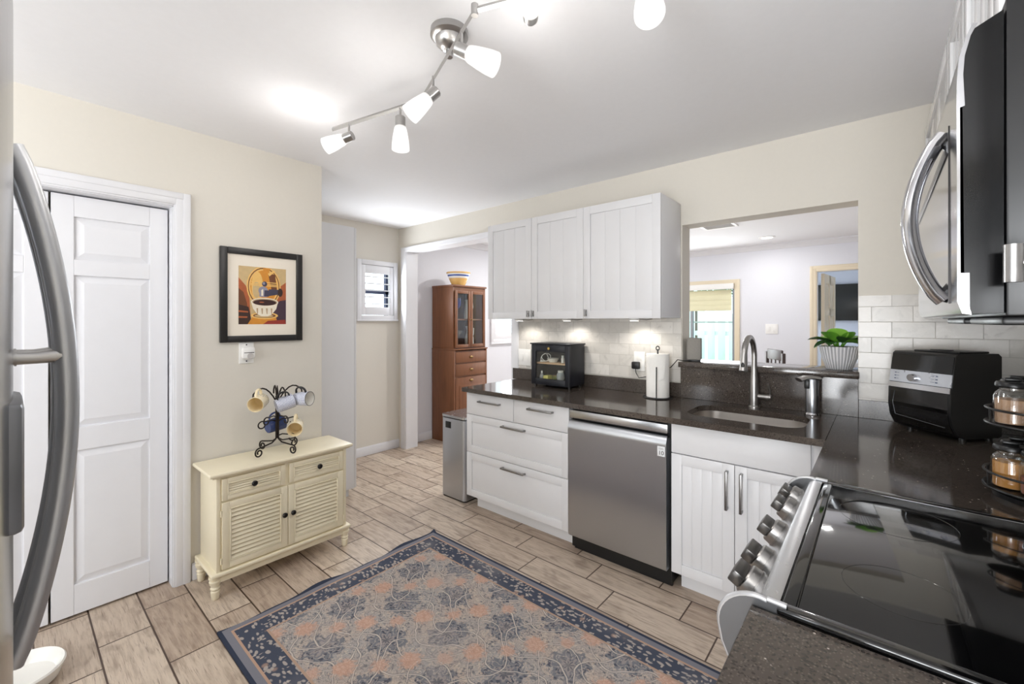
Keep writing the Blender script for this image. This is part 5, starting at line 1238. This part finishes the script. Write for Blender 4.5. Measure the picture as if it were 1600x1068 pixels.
for x in (-.1, 0, .1): m.box((x-.015, .192, .72), (x+.015, .206, .94), .003)
m.build('backrest', 'chairwood', t, local=True)

# ------------------------------------------------------------------ ceiling track light
t = thing('track_light', 'brushed nickel zigzag ceiling light with six frosted glass heads', 'ceiling light', (-1.17, 1.03, H))
ZR = 2.345
m = MB(); m.lathe([(0, H), (.066, H), (.067, H-.022), (.055, H-.03), (0, H-.03)], (-1.165, 1.02, 0), 40); m.lathe([(0, H-.03), (.05, H-.03), (.046, H-.05), (.03, H-.066), (0, H-.072)], (-1.165, 1.02, 0), 32); m.cyl((-1.165, 1.02, H-.07), (-1.165, 1.02, ZR), .012)
m.build('canopy', 'nickel', t)
J = [(-2.035, 1.03, ZR), (-1.49, 1.14, ZR), (-.93, .915, ZR), (-.36, 1.135, ZR)]
for a, b in zip(J, J[1:]): MB().tube([a, b], .007, 4, flat=(.011, .0045, (0, 0, 1))).build('rail', 'nickel', t, ang=20)
for p in J[1:3]: MB().cyl((p[0], p[1], ZR-.017), (p[0], p[1], ZR+.017), .011).build('joint', 'nickel', t)
HEADS = [((-1.92, 1.053), (-.80, -.52, -.30)), ((-1.60, 1.118), (.02, .0, -1)), ((-1.31, 1.065), (-.45, -.55, -.70)), ((-1.03, .955), (.74, .45, -.45)), ((-.76, .972), (.60, -.76, -.22)), ((-.47, 1.098), (.26, -.44, -.86))]
for (x, y), dv in HEADS:
    d = Vector(dv).normalized(); P0 = Vector((x, y, ZR-.062)); q = d.to_track_quat('Z', 'Y').to_matrix()
    m = MB(); m.cyl((x, y, ZR+.006), (x, y, ZR-.055), .005, n=12); m.cyl((x, y, ZR-.05), (x, y, ZR-.06), .008, n=14)
    m.lathe([(0, -.022), (.018, -.022), (.022, -.018), (.022, .038), (.019, .04), (0, .04)], P0, 28, mtx=q); hd = m.build('lamp_head', 'nickel', t)
    m = MB(); m.lathe([(.0235, .024), (.027, .034), (.033, .068), (.037, .1), (.038, .125), (.0358, .125), (.031, .068), (.0232, .03)], P0, 36, mtx=q); m.build('shade', 'shade', hd, ang=60)
    m = MB(); m.lathe([(0, .042), (.010, .042), (.021, .06), (.023, .075), (.017, .092), (0, .098)], P0, 20, mtx=q); m.build('bulb', 'bulb', hd)
    light('track_lamp', 'POINT', P0+d*.118, 4.0, (1, .97, .93), .03)
